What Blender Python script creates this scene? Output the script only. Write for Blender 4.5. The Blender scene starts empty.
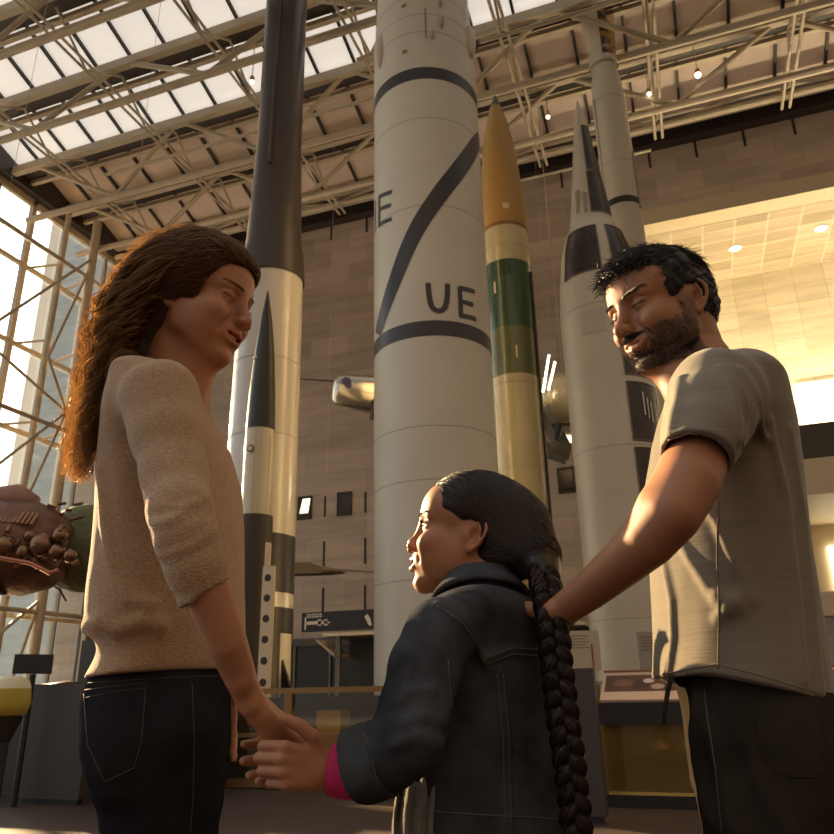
import bpy, math, random
import numpy as np
from mathutils import Vector, Matrix, noise as mnoise

rnd = random.Random(7)
rng = np.random.default_rng(7)
C = bpy.context.scene.collection
PI = math.pi

# ------------------------------------------------------------------ camera model
F = 750.0
PITCH = math.radians(20.0)
ROLL = math.radians(1.17)
YAW = math.radians(19.3)
CZ = 0.98
CY, SY = math.cos(YAW), math.sin(YAW)


def ray(px, py):
    a = (px - 417) / F
    b = (417 - py) / F
    u = a * math.cos(ROLL) + b * math.sin(ROLL)
    v = -a * math.sin(ROLL) + b * math.cos(ROLL)
    return np.array([u, math.cos(PITCH) - v * math.sin(PITCH), math.sin(PITCH) + v * math.cos(PITCH)])


def P(px, py, D):
    """point seen at a pixel, D metres in front of the camera, in the frame of the people (x right, y away, z up)"""
    r = ray(px, py)
    t = D / r[1]
    return np.array([r[0] * t, D, CZ + r[2] * t])


def R(n, p):
    """n pixels as metres at point p"""
    d = p[1] * math.cos(PITCH) + (p[2] - CZ) * math.sin(PITCH)
    return n / F * d


def toW(a):
    """people frame -> frame of the hall (x along the rear wall, y towards it)"""
    a = np.asarray(a, dtype=float)
    o = a.copy()
    o[..., 0] = a[..., 0] * CY - a[..., 1] * SY
    o[..., 1] = a[..., 0] * SY + a[..., 1] * CY
    return o


def PW(px, py, D):
    return toW(P(px, py, D))


def onp(px, py, axis, val):
    r = toW(ray(px, py))
    t = (val - (CZ if axis == 2 else 0)) / r[axis]
    return np.array([r[0] * t, r[1] * t, CZ + r[2] * t])


# ------------------------------------------------------------------ materials
MATS = {}


def mat(name, col=(0.8, 0.8, 0.8), rough=0.5, metal=0.0, bump=None, var=None, emit=None, estr=0.0, attr=None,
        sss=0.0, sheen=0.0, trans=0.0, alpha=None, spec=0.5, coat=0.0, rvar=None):
    if name in MATS:
        return MATS[name]
    m = bpy.data.materials.new(name)
    m.use_nodes = True
    nt = m.node_tree
    N, L = nt.nodes, nt.links
    b = N["Principled BSDF"]
    b.inputs["Base Color"].default_value = (*col, 1)
    b.inputs["Roughness"].default_value = rough
    b.inputs["Metallic"].default_value = metal
    b.inputs["Specular IOR Level"].default_value = spec
    b.inputs["Coat Weight"].default_value = coat
    if emit:
        b.inputs["Emission Color"].default_value = (*emit, 1)
        b.inputs["Emission Strength"].default_value = estr
    if sss:
        b.inputs["Subsurface Weight"].default_value = sss
        b.inputs["Subsurface Radius"].default_value = (1.0, 0.35, 0.2)
        b.inputs["Subsurface Scale"].default_value = 0.008
    if sheen:
        b.inputs["Sheen Weight"].default_value = sheen
        b.inputs["Sheen Roughness"].default_value = 0.4
    if trans:
        b.inputs["Transmission Weight"].default_value = trans
    tc = N.new("ShaderNodeTexCoord")
    src = None
    if attr:
        a = N.new("ShaderNodeAttribute")
        a.attribute_name = attr
        src = a.outputs["Color"]
        L.new(src, b.inputs["Base Color"])
    if var:
        # (scale, amount, detail, stretch xyz)
        mp = N.new("ShaderNodeMapping")
        mp.inputs["Scale"].default_value = var[3] if len(var) > 3 else (1, 1, 1)
        L.new(tc.outputs["Object"], mp.inputs["Vector"])
        n = N.new("ShaderNodeTexNoise")
        n.inputs["Scale"].default_value = var[0]
        n.inputs["Detail"].default_value = var[2]
        L.new(mp.outputs[0], n.inputs["Vector"])
        mr = N.new("ShaderNodeMapRange")
        mr.inputs["From Min"].default_value = 0.3
        mr.inputs["From Max"].default_value = 0.7
        mr.inputs["To Min"].default_value = 1 - var[1]
        mr.inputs["To Max"].default_value = 1 + var[1] * 0.6
        L.new(n.outputs["Fac"], mr.inputs["Value"])
        vm = N.new("ShaderNodeVectorMath")
        vm.operation = "SCALE"
        if src:
            L.new(src, vm.inputs[0])
        else:
            vm.inputs[0].default_value = col
        L.new(mr.outputs[0], vm.inputs["Scale"])
        L.new(vm.outputs[0], b.inputs["Base Color"])
    if bump:
        # (kind, scale, strength, distance, stretch)
        mp = N.new("ShaderNodeMapping")
        mp.inputs["Scale"].default_value = bump[4] if len(bump) > 4 else (1, 1, 1)
        L.new(tc.outputs["Object"], mp.inputs["Vector"])
        if bump[0] == "wave":
            n = N.new("ShaderNodeTexWave")
            n.inputs["Distortion"].default_value = 1.5
            n.inputs["Detail Scale"].default_value = 3
            out = n.outputs["Fac"]
        elif bump[0] == "voronoi":
            n = N.new("ShaderNodeTexVoronoi")
            out = n.outputs["Distance"]
        else:
            n = N.new("ShaderNodeTexNoise")
            n.inputs["Detail"].default_value = 5
            out = n.outputs["Fac"]
        n.inputs["Scale"].default_value = bump[1]
        L.new(mp.outputs[0], n.inputs["Vector"])
        bp = N.new("ShaderNodeBump")
        bp.inputs["Strength"].default_value = bump[2]
        bp.inputs["Distance"].default_value = bump[3]
        L.new(out, bp.inputs["Height"])
        L.new(bp.outputs[0], b.inputs["Normal"])
    MATS[name] = m
    return m


def brick_mat(name, c1, c2, mortar, bw, bh, rough=0.6, vertical=True, msize=0.006, bump=0.2, off=0.5, streak=0.0):
    """stone blocks; c1/c2 vary from block to block"""
    m = bpy.data.materials.new(name)
    m.use_nodes = True
    nt = m.node_tree
    N, L = nt.nodes, nt.links
    b = N["Principled BSDF"]
    b.inputs["Roughness"].default_value = rough
    tc = N.new("ShaderNodeTexCoord")
    sp = N.new("ShaderNodeSeparateXYZ")
    cb = N.new("ShaderNodeCombineXYZ")
    L.new(tc.outputs["Object"], sp.inputs[0])
    L.new(sp.outputs[0], cb.inputs[0])
    L.new(sp.outputs[2 if vertical else 1], cb.inputs[1])
    br = N.new("ShaderNodeTexBrick")
    br.offset = off
    br.inputs["Scale"].default_value = 1.0
    br.inputs["Brick Width"].default_value = bw
    br.inputs["Row Height"].default_value = bh
    br.inputs["Mortar Size"].default_value = msize
    br.inputs["Color1"].default_value = (*c1, 1)
    br.inputs["Color2"].default_value = (*c2, 1)
    br.inputs["Mortar"].default_value = (*mortar, 1)
    L.new(cb.outputs[0], br.inputs["Vector"])
    n = N.new("ShaderNodeTexNoise")
    n.inputs["Scale"].default_value = 1.2
    n.inputs["Detail"].default_value = 6
    mp = N.new("ShaderNodeMapping")
    mp.inputs["Scale"].default_value = (0.4, 3.0, 1)
    L.new(cb.outputs[0], mp.inputs["Vector"])
    L.new(mp.outputs[0], n.inputs["Vector"])
    mr = N.new("ShaderNodeMapRange")
    mr.inputs["From Min"].default_value = 0.3
    mr.inputs["From Max"].default_value = 0.7
    mr.inputs["To Min"].default_value = 0.85
    mr.inputs["To Max"].default_value = 1.12
    L.new(n.outputs["Fac"], mr.inputs["Value"])
    vm = N.new("ShaderNodeVectorMath")
    vm.operation = "SCALE"
    L.new(br.outputs["Color"], vm.inputs[0])
    L.new(mr.outputs[0], vm.inputs["Scale"])
    L.new(vm.outputs[0], b.inputs["Base Color"])
    bp = N.new("ShaderNodeBump")
    bp.inputs["Strength"].default_value = bump
    bp.inputs["Distance"].default_value = 0.01
    bp.invert = True
    L.new(br.outputs["Fac"], bp.inputs["Height"])
    L.new(bp.outputs[0], b.inputs["Normal"])
    MATS[name] = m
    return m


def glass_mat(name, tint=(0.9, 0.95, 0.95), refl=0.08, solid=0.0, scol=(0.5, 0.5, 0.5)):
    m = bpy.data.materials.new(name)
    m.use_nodes = True
    nt = m.node_tree
    N, L = nt.nodes, nt.links
    N.remove(N["Principled BSDF"])
    out = N["Material Output"]
    t = N.new("ShaderNodeBsdfTransparent")
    t.inputs["Color"].default_value = (*tint, 1)
    g = N.new("ShaderNodeBsdfGlossy")
    g.inputs["Roughness"].default_value = 0.05
    lw = N.new("ShaderNodeLayerWeight")
    lw.inputs["Blend"].default_value = 0.5
    pw = N.new("ShaderNodeMath")
    pw.operation = "POWER"
    L.new(lw.outputs["Facing"], pw.inputs[0])
    pw.inputs[1].default_value = 5.0
    fr = N.new("ShaderNodeMath")
    fr.operation = "MULTIPLY_ADD"
    L.new(pw.outputs[0], fr.inputs[0])
    fr.inputs[1].default_value = 0.7
    fr.inputs[2].default_value = 0.04
    mx = N.new("ShaderNodeMixShader")
    L.new(fr.outputs[0], mx.inputs[0])
    L.new(t.outputs[0], mx.inputs[1])
    L.new(g.outputs[0], mx.inputs[2])
    last = mx
    if solid:
        d = N.new("ShaderNodeBsdfDiffuse")
        d.inputs["Color"].default_value = (*scol, 1)
        m2 = N.new("ShaderNodeMixShader")
        m2.inputs[0].default_value = solid
        L.new(mx.outputs[0], m2.inputs[1])
        L.new(d.outputs[0], m2.inputs[2])
        last = m2
    L.new(last.outputs[0], out.inputs["Surface"])
    MATS[name] = m
    return m


# ------------------------------------------------------------------ objects
def raw(name, verts, faces, m=None, parent=None, origin=None, smooth=False, colors=None):
    """verts in hall coordinates -> one mesh object"""
    v = np.asarray(verts, dtype=np.float64).reshape(-1, 3)
    if parent is not None:
        org = np.array(parent["_o"])
    elif origin is not None:
        org = np.array(origin, dtype=float)
    else:
        org = np.array([(v[:, 0].min() + v[:, 0].max()) / 2, (v[:, 1].min() + v[:, 1].max()) / 2, v[:, 2].min()])
    me = bpy.data.meshes.new(name)
    if isinstance(faces, np.ndarray):
        n = faces.shape[0]
        k = faces.shape[1]
        me.vertices.add(len(v))
        me.vertices.foreach_set("co", (v - org).astype(np.float32).ravel())
        me.loops.add(n * k)
        me.loops.foreach_set("vertex_index", faces.astype(np.int32).ravel())
        me.polygons.add(n)
        me.polygons.foreach_set("loop_start", np.arange(0, n * k, k, dtype=np.int32))
        me.update(calc_edges=True)
    else:
        me.from_pydata((v - org).tolist(), [], faces)
        me.update()
    if smooth:
        me.polygons.foreach_set("use_smooth", np.ones(len(me.polygons), dtype=bool))
    if colors is not None:
        ca = me.color_attributes.new("Col", "FLOAT_COLOR", "POINT")
        ca.data.foreach_set("color", np.concatenate([colors, np.ones((len(colors), 1))], 1).astype(np.float32).ravel())
    if m is not None:
        me.materials.append(m)
    o = bpy.data.objects.new(name, me)
    C.objects.link(o)
    o["_o"] = [float(x) for x in org]
    if parent is not None:
        o.parent = parent
    else:
        o.location = org
    return o


def empty(name, loc):
    o = bpy.data.objects.new(name, None)
    o.empty_display_size = 0.1
    C.objects.link(o)
    o.location = loc
    o["_o"] = [float(x) for x in loc]
    return o


def tag(o, label=None, cat=None, group=None, kind=None):
    if label:
        o["label"] = label
    if cat:
        o["category"] = cat
    if group:
        o["group"] = group
    if kind:
        o["kind"] = kind
    return o


class MB:
    def __init__(s):
        s.v = []
        s.f = []

    def add(s, vs, fs):
        b = len(s.v)
        s.v += [tuple(map(float, x)) for x in vs]
        s.f += [tuple(b + i for i in f) for f in fs]
        return s

    def box(s, x0, x1, y0, y1, z0, z1):
        vs = [(x, y, z) for z in (z0, z1) for y in (y0, y1) for x in (x0, x1)]
        return s.add(vs, [(0, 2, 3, 1), (4, 5, 7, 6), (0, 1, 5, 4), (2, 6, 7, 3), (0, 4, 6, 2), (1, 3, 7, 5)])

    def bar(s, a, b, w, h=None, up=(0, 0, 1)):
        """square-section bar between two points"""
        a, b = np.array(a, float), np.array(b, float)
        h = h or w
        d = b - a
        d = d / np.linalg.norm(d)
        u = np.array(up, float)
        if abs(np.dot(u, d)) > 0.97:
            u = np.array([1.0, 0, 0])
        sx = np.cross(d, u)
        sx /= np.linalg.norm(sx)
        sz = np.cross(sx, d)
        vs = []
        for p in (a, b):
            for i, j in ((-1, -1), (1, -1), (1, 1), (-1, 1)):
                vs.append(p + sx * i * w / 2 + sz * j * h / 2)
        return s.add(vs, [(0, 1, 2, 3), (7, 6, 5, 4), (0, 4, 5, 1), (1, 5, 6, 2), (2, 6, 7, 3), (3, 7, 4, 0)])

    def tube(s, pts, r, n=10, caps=True):
        pts = [np.array(p, float) for p in pts]
        rs = r if isinstance(r, (list, tuple)) else [r] * len(pts)
        base = len(s.v)
        ref = None
        for i, p in enumerate(pts):
            d = pts[min(i + 1, len(pts) - 1)] - pts[max(i - 1, 0)]
            d = d / (np.linalg.norm(d) + 1e-9)
            if ref is None:
                ref = np.array([0, 0, 1.0]) if abs(d[2]) < 0.9 else np.array([1.0, 0, 0])
            sx = np.cross(d, ref)
            sx /= np.linalg.norm(sx) + 1e-9
            sy = np.cross(sx, d)
            ref = sy
            for k in range(n):
                a = 2 * PI * k / n
                s.v.append(tuple(p + rs[i] * (math.cos(a) * sx + math.sin(a) * sy)))
        for i in range(len(pts) - 1):
            for k in range(n):
                a = base + i * n + k
                b = base + i * n + (k + 1) % n
                s.f.append((a, b, b + n, a + n))
        if caps:
            s.f.append(tuple(base + k for k in range(n))[::-1])
            s.f.append(tuple(base + (len(pts) - 1) * n + k for k in range(n)))
        return s

    def lathe(s, c, prof, n=64, a0=0.0, a1=2 * PI):
        """profile (r,z) about the vertical through c"""
        base = len(s.v)
        full = abs(a1 - a0 - 2 * PI) < 1e-6
        m = n if full else n + 1
        for r, z in prof:
            for k in range(m):
                a = a0 + (a1 - a0) * k / n
                s.v.append((c[0] + r * math.cos(a), c[1] + r * math.sin(a), c[2] + z))
        for i in range(len(prof) - 1):
            for k in range(n):
                a = base + i * m + k
                b = base + i * m + (k + 1) % m
                s.f.append((a, b, b + m, a + m))
        return s

    def ball(s, c, r, n=16, sq=(1, 1, 1)):
        prof = []
        base = len(s.v)
        for i in range(n // 2 + 1):
            t = PI * i / (n // 2)
            for k in range(n):
                a = 2 * PI * k / n
                s.v.append((c[0] + sq[0] * r * math.sin(t) * math.cos(a), c[1] + sq[1] * r * math.sin(t) * math.sin(a), c[2] - sq[2] * r * math.cos(t)))
        for i in range(n // 2):
            for k in range(n):
                a = base + i * n + k
                b = base + i * n + (k + 1) % n
                s.f.append((a, b, b + n, a + n))
        return s

    def prism(s, poly, ext):
        """planar polygon (3-D points) extruded by vector"""
        n = len(poly)
        e = np.array(ext, float)
        vs = [np.array(p, float) for p in poly] + [np.array(p, float) + e for p in poly]
        fs = [tuple(range(n))[::-1], tuple(range(n, 2 * n))] + [(i, (i + 1) % n, (i + 1) % n + n, i + n) for i in range(n)]
        return s.add(vs, fs)

    def build(s, name, m=None, parent=None, origin=None, smooth=False):
        return raw(name, s.v, s.f, m, parent, origin, smooth)


def autosmooth(o, ang=40):
    me = o.data
    me.polygons.foreach_set("use_smooth", np.ones(len(me.polygons), dtype=bool))
    try:
        me.set_sharp_from_angle(angle=math.radians(ang))
    except Exception:
        pass
    return o


def struct(o, label=None):
    o["kind"] = "structure"
    if label:
        o["label"] = label
    return o


def copy_tree(o, parent=None):
    c = o.copy()
    C.objects.link(c)
    c.parent = parent
    for ch in list(o.children):
        copy_tree(ch, c)
    return c
# ------------------------------------------------------------------ the hall
WY = 20.0       # rear wall
WX = -18.32     # window wall
HC = 16.46      # underside of the roof
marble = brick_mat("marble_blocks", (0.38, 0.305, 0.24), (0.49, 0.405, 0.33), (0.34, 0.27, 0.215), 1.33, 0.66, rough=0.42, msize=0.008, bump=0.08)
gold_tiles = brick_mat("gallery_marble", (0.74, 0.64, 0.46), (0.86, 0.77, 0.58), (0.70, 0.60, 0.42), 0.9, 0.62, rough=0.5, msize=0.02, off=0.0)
soffit_tiles = brick_mat("soffit_tiles", (0.30, 0.24, 0.16), (0.42, 0.35, 0.245), (0.47, 0.40, 0.28), 0.9, 0.62, rough=0.6, vertical=False, msize=0.03, off=0.0, bump=0.1)
floor_m = mat("carpet_floor", (0.045, 0.026, 0.020), 0.55, var=(1.5, 0.25, 4), bump=("noise", 90, 0.2, 0.002))
steel_light = mat("painted_steel", (0.50, 0.42, 0.31), 0.45, var=(3, 0.1, 3))
steel_dark = mat("dark_steel", (0.035, 0.025, 0.022), 0.5)
ceil_tan = mat("ceiling_panel", (0.74, 0.60, 0.50), 0.8, var=(0.6, 0.12, 3), emit=(0.6, 0.45, 0.36), estr=0.0)
milky = mat("milky_glass", (0.8, 0.78, 0.74), 0.6, emit=(1.0, 0.93, 0.84), estr=0.74)
cream = mat("cream_plaster", (0.74, 0.62, 0.44), 0.6)
black_m = mat("black_paint", (0.012, 0.011, 0.012), 0.4)
win_glass = glass_mat("window_glass", (0.93, 0.96, 0.97))
clear_glass = glass_mat("case_glass", (0.88, 0.86, 0.76))

o = MB().box(-19, 14, -7, 26, -0.2, 0).build("floor", floor_m)
struct(o)
# rear wall with the gallery recess on its right
GX0, GZ0, GZ1, GY = -0.25, 4.45, 13.65, 24.2
o = MB().box(-20, GX0, WY, WY + 0.6, 0, HC + 1).box(GX0, 14, WY, WY + 0.6, 14.15, HC + 1).box(GX0, 14, WY, WY + 0.6, 0, 2.9).build("wall_rear", marble, origin=(0, 0, 0))
struct(o)
struct(MB().box(GX0, 14, WY - 0.03, WY + 0.62, GZ1, 14.15).build("trim_1", mat("fascia_stone", (0.50, 0.42, 0.29), 0.6)))
struct(MB().box(GX0 - 0.001, 14, WY + 0.6, GY + 0.3, GZ1, GZ1 + 0.3).build("ceiling_gallery", soffit_tiles, origin=(0, 0, 0)))
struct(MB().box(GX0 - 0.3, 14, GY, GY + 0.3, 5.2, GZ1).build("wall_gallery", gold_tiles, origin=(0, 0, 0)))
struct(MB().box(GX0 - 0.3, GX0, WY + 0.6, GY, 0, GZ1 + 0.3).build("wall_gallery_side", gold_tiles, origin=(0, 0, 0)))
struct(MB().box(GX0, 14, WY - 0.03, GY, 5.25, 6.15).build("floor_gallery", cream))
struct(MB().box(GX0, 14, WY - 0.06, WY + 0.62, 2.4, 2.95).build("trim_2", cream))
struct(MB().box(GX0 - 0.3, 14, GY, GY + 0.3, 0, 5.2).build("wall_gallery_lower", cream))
# parapet glass rail of the gallery with dark cap and posts
o = MB().box(GX0, 14, WY + 0.02, WY + 0.08, 6.15, 7.05).build("gallery_parapet", mat("smoked_panel", (0.05, 0.04, 0.03), 0.25))
tag(o, "dark parapet panel along the front edge of the golden upper gallery", "railing")
# warm strip lamps behind the gallery parapet
lampw = mat("gallery_strip_lamp", (1, 1, 1), 0.5, emit=(1.0, 0.86, 0.55), estr=6.0)
for i, (x0, x1, z0, z1, lb) in enumerate(((3.95, 13, 8.35, 9.6, "long glowing light box high on the golden gallery wall"),
                                          (3.9, 13, 3.1, 4.6, "glowing light box under the gallery on the lower level"))):
    o = MB().box(x0, x1, GY - 0.12, GY - 0.01, z0, z1).build("light_box", lampw)
    tag(o, lb, "light box")
# recessed downlights in the gallery ceiling
for i, (px, py) in enumerate(((735, 248), (821, 228), (713, 250), (706, 306))):
    c = onp(px, py, 2, GZ1)
    if i == 3 or i == 2:
        continue
    t = empty("downlight", (c[0], c[1], GZ1))
    tag(t, "round glowing gallery downlight " + ("just right of the grey shirted person's head" if i == 0 else "at the right edge of the photo"), "downlight", "gallery ceiling downlights")
    MB().lathe((c[0], c[1], GZ1 - 0.012), [(0.0, 0.0), (0.17, 0.0)], 24).build("lens", mat("lamp_on", (1, 1, 1), 0.5, emit=(1, 0.9, 0.65), estr=9), t)
    MB().lathe((c[0], c[1], GZ1 - 0.03), [(0.17, 0.0), (0.2, 0.0), (0.2, 0.03)], 24).build("ring", cream, t)
for i in range(4):
    ld = bpy.data.lights.new("gallery_lamp", "AREA")
    ld.shape = "RECTANGLE"
    ld.size, ld.size_y = 2.6, 0.5
    ld.energy = 400
    ld.color = (1.0, 0.84, 0.55)
    lo = bpy.data.objects.new("gallery_lamp", ld)
    C.objects.link(lo)
    lo.location = (1.4 + 3 * i, GY - 1.9, 6.4)
    lo.rotation_euler = (math.radians(150), 0, 0)
# door / window slots in the marble
U = 1.325
slot_m = mat("slot_shadow", (0.03, 0.022, 0.018), 0.7)
slots = []
for k in range(-6, 12):
    x = -10.0 + U * k
    if x < 6:
        slots.append((x, 15.6, 16.25))
for k in range(-3, 6):
    x = -10.0 + U * k
    slots += [(x, 5.92, 6.55), (x, 4.42, 5.18), (x, 3.14, 3.82)]
for i, (x, z0, z1) in enumerate(slots):
    o = MB().box(x - 0.035, x + 0.035, WY - 0.012, WY + 0.02, z0, z1).build("wall_slot", slot_m)
    tag(o, "narrow dark slot in the rear wall " + ("just under the roof" if z0 > 15 else "between the small square windows" if z0 > 5.5 else "in the row below the small windows" if z0 > 4 else "in the lowest row above the sign board"), "slot", "dark slots in the rear wall")
k = 0
for k in range(-1, 7):
    x = -10.68 + U * k
    o = empty("small_window", (x, WY, 5.9))
    lit = k == 0
    tag(o, ("small rear wall window with a bright sunlit pane, beside the tall dark-topped rocket" if lit else "small dark window in the marble rear wall between two slots"), "window", "small square windows in the rear wall")
    m_ = MB()
    for (a, b, c_, d) in ((-0.24, -0.19, 0, 0.72), (0.19, 0.24, 0, 0.72), (-0.24, 0.24, 0.67, 0.72), (-0.24, 0.24, 0, 0.05), (-0.24, 0.24, 0.14, 0.18)):
        m_.box(x + a, x + b, WY - 0.04, WY + 0.03, 5.9 + c_, 5.9 + d)
    m_.build("frame", steel_dark, o)
    MB().box(x - 0.19, x + 0.19, WY - 0.02, WY + 0.02, 5.95, 6.57).build("pane", mat("dark_pane", (0.02, 0.016, 0.014), 0.15), o)
    if lit:  # sunlight on the pane is put in as a glowing plate
        MB().prism([(x - 0.17, WY - 0.03, 6.09), (x + 0.12, WY - 0.03, 6.09), (x + 0.19, WY - 0.03, 6.54), (x - 0.07, WY - 0.03, 6.54)], (0, 0.008, 0)).build("sunlit_glow", mat("sunlit_glow", (1, 1, 1), 0.5, emit=(1, 0.85, 0.6), estr=1.6), o)

# roof: dark gutters, glazing, panels
YS = [0.7, 2.98, 5.26, 7.54, 9.82, 12.1, 14.37, 16.65, 18.93]
for i, y in enumerate(YS):
    o = MB().box(WX, 14, y - 0.17, y + 0.23, HC - 0.02, HC + 0.75).build("ceiling_gutter", steel_dark)
    struct(o)
struct(MB().box(WX - 0.3, 14, WY - 0.35, WY, HC - 0.3, HC + 0.8).build("ceiling_edge", steel_dark))
struct(MB().box(WX - 0.1, WX + 0.35, -7, WY, HC - 0.35, HC + 0.8).build("ceiling_edge_left", steel_dark))
for i in range(len(YS)):
    y0 = YS[i] + 0.23
    y1 = YS[i + 1] - 0.17 if i + 1 < len(YS) else WY - 0.35
    white = y0 < 14
    o = MB().prism([(WX, y0, HC + 0.75), (WX, y1, HC + 0.15), (WX, y1, HC + 0.2), (WX, y0, HC + 0.8)], (14 - WX, 0, 0)).build(
        "ceiling_skylight" if white else "ceiling_panel", milky if white else ceil_tan)
    struct(o)
    m_ = MB()
    x = WX + 1.45 - 0.3
    while x < 13.9:
        m_.bar((x, y0, HC + 0.70), (x, y1, HC + 0.10), 0.07, 0.1)
        x += 1.07 if white else 1.25
    struct(m_.build("ceiling_glazing_bars", steel_dark))
# roof trusses
def truss(y, yl, zl, label):
    t = empty("roof_truss", (-2, y, HC - 0.3))
    tag(t, label, "roof truss", "steel trusses under the roof")
    MB().box(WX + 0.3, 14, y - 0.45, y - 0.27, HC - 0.28, HC - 0.02).build("top_chord", steel_light, t)
    MB().box(WX + 0.3, 14, y + 0.27, y + 0.40, HC - 0.16, HC - 0.02).build("purlin", steel_light, t)
    MB().tube([(WX + 0.4, yl, zl), (14, yl, zl)], 0.10, 10).build("bottom_chord", steel_light, t)
    x = WX + 1.1
    k = 0
    while x < 13:
        x2 = x + 2.65
        a, b = (x, y - 0.36, HC - 0.1), (x2, yl, zl)
        MB().tube([a, b], 0.07, 8).build("web_member", steel_light, t)
        MB().tube([(x2, yl, zl), (x2 + 2.65, y - 0.36, HC - 0.1)], 0.07, 8).build("web_member", steel_light, t)
        x += 5.3
        k += 1
    return t


for i, y in enumerate(YS[2:]):
    yl = {12.1: 11.7, 14.37: 14.75, 16.65: 16.85, 18.93: 18.6}.get(y, y - 0.3)
    zl = 15.0 if y < 18 else 15.9
    truss(y, yl, zl, ["truss nearest overhead at the very top of the photo", "second roof truss from the front, crossing the top of the photo", "third roof truss from the front behind the white rocket's top",
                      "roof truss at the near edge of the last white skylights", "roof truss below the first row of tan panels", "roof truss between the two rows of tan panels",
                      "roof truss closest to the marble rear wall"][i])
# pairs of tubes running from front to back
for x in (-15.6, -12.3, -9.0, -5.7, -2.4, 0.9, 4.2):
    t = empty("cross_brace", (x, 10, 15.0))
    tag(t, "pair of front to back roof tubes " + {-15.6: "at the far left by the windows", -12.3: "above the long haired person", -9.0: "left of the dark topped rocket",
        -5.7: "between dark topped and white lettered rockets", -2.4: "right of the white lettered rocket", 0.9: "right of the tallest slim rocket", 4.2: "at the right edge of the photo"}[x], "brace", "front to back roof braces")
    for dx in (-0.1, 0.1):
        MB().tube([(x + dx, 3, 15.6), (x + dx, 18.75, 15.6)], 0.04, 6).build("tube", steel_light, t)
    for j in range(4, len(YS) - 1):
        MB().tube([(x, YS[j], HC - 0.1), (x + 0.0, (YS[j] + YS[j + 1]) / 2, 15.5)], 0.035, 6).build("tie", steel_light, t)
        MB().tube([(x, YS[j + 1], HC - 0.1), (x + 0.0, (YS[j] + YS[j + 1]) / 2, 15.5)], 0.035, 6).build("tie", steel_light, t)
# long pale service pipes
for (a, b, rr, lb) in (((105, 175), (372, 95), 0.05, "long pale service pipe crossing in front of the first tan ceiling panels"),
                       ((480, 42), (700, -6), 0.05, "pale service pipe along the truss above the slim rocket"),
                       ((480, 190), (650, 138), 0.04, "thin pale pipe below the roof, right of the yellow-nosed rocket")):
    p0, p1 = onp(a[0], a[1], 2, 14.9), onp(b[0], b[1], 2, 14.9)
    p1[1] = p0[1]
    o = MB().tube([p0, p1], rr, 8).build("service_pipe", steel_light)
    tag(o, lb, "pipe")
# small track lights hung from the roof
bulb = mat("spot_bulb", (1, 1, 1), 0.4, emit=(1.0, 0.8, 0.5), estr=12)
for i, (px, py, lb) in enumerate(((698, 75, "glowing spotlight under the tan ceiling panels, right of the slim rocket"), (649, 94, "small spotlight left of and below the brighter one under the tan panels"),
                                  (548, 117, "small warm spotlight just left of the pointed rocket tip"), (252, 82, "tiny spotlight against the white skylight beside the dark rocket top"))):
    c = onp(px, py, 2, 15.3)
    t = empty("spotlight", c)
    tag(t, lb, "spotlight", "spotlights under the roof")
    MB().tube([c + np.array([0, 0, 0.02]), c + np.array([0, 0, 0.16])], 0.06, 10).build("housing", steel_light, t)
    MB().ball(c, 0.05 if i else 0.075, 10).build("bulb", bulb, t)
    MB().tube([c + np.array([0, 0, 0.16]), c + np.array([0, 0, 1.1])], 0.012, 6).build("stem", steel_light, t)

for x_ in (-14.5, -9.5, -4.5, 0.5, 5.5):  # unseen fill lights, added to brighten the tan ceiling panels
    ld = bpy.data.lights.new("added_roof_fill", "AREA")
    ld.shape = "RECTANGLE"
    ld.size, ld.size_y = 3.0, 0.6
    ld.energy = 22
    ld.color = (1.0, 0.80, 0.62)
    lo = bpy.data.objects.new("added_roof_fill", ld)
    C.objects.link(lo)
    lo.location = (x_, 17.2, 12.6)
    lo.rotation_euler = (math.radians(180), 0, 0)

# window wall
ZH = [0.4, 3.2, 5.85, 8.5, 11.12, 13.75, 15.95]
YV = [17.85 - 2.65 * k for k in range(0, 9)] + [19.85]
k = 1
frame_blue = mat("window_frame", (0.16, 0.19, 0.2), 0.4)
m_ = MB()
for y in YV:
    m_.box(WX - 0.08, WX + 0.08, y - 0.07, y + 0.07, 0, 16.1)
m_.box(WX - 0.08, WX + 0.08, -6, WY, 15.95, 16.2)
for z in ZH:
    m_.box(WX - 0.06, WX + 0.06, -6, WY, z - 0.06, z + 0.06)
struct(m_.build("window_1", steel_light), "tall glazed wall frame on the left")
m_ = MB()
for y in YV:
    m_.box(WX - 0.05, WX + 0.05, y - 1.34, y - 1.28, 0, 16.0)
    m_.box(WX - 0.03, WX + 0.03, y + 0.071, y + 0.13, 0, 16.0)
struct(m_.build("window_2", frame_blue))
struct(MB().box(WX - 0.125, WX - 0.115, -6, WY, 0.05, 16).build("window_3", win_glass))
struct(MB().box(WX - 0.2, WX + 0.25, -7, WY, 0, 0.5).build("baseboard_left", steel_dark))
struct(MB().box(WX - 0.3, WX + 0.3, WY - 0.12, WY + 0.3, 0, HC).build("trim_3", steel_dark))
# columns and braces carrying the window wall
XT = -17.0


def tp(px, py):
    return onp(px, py, 0, XT)


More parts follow.
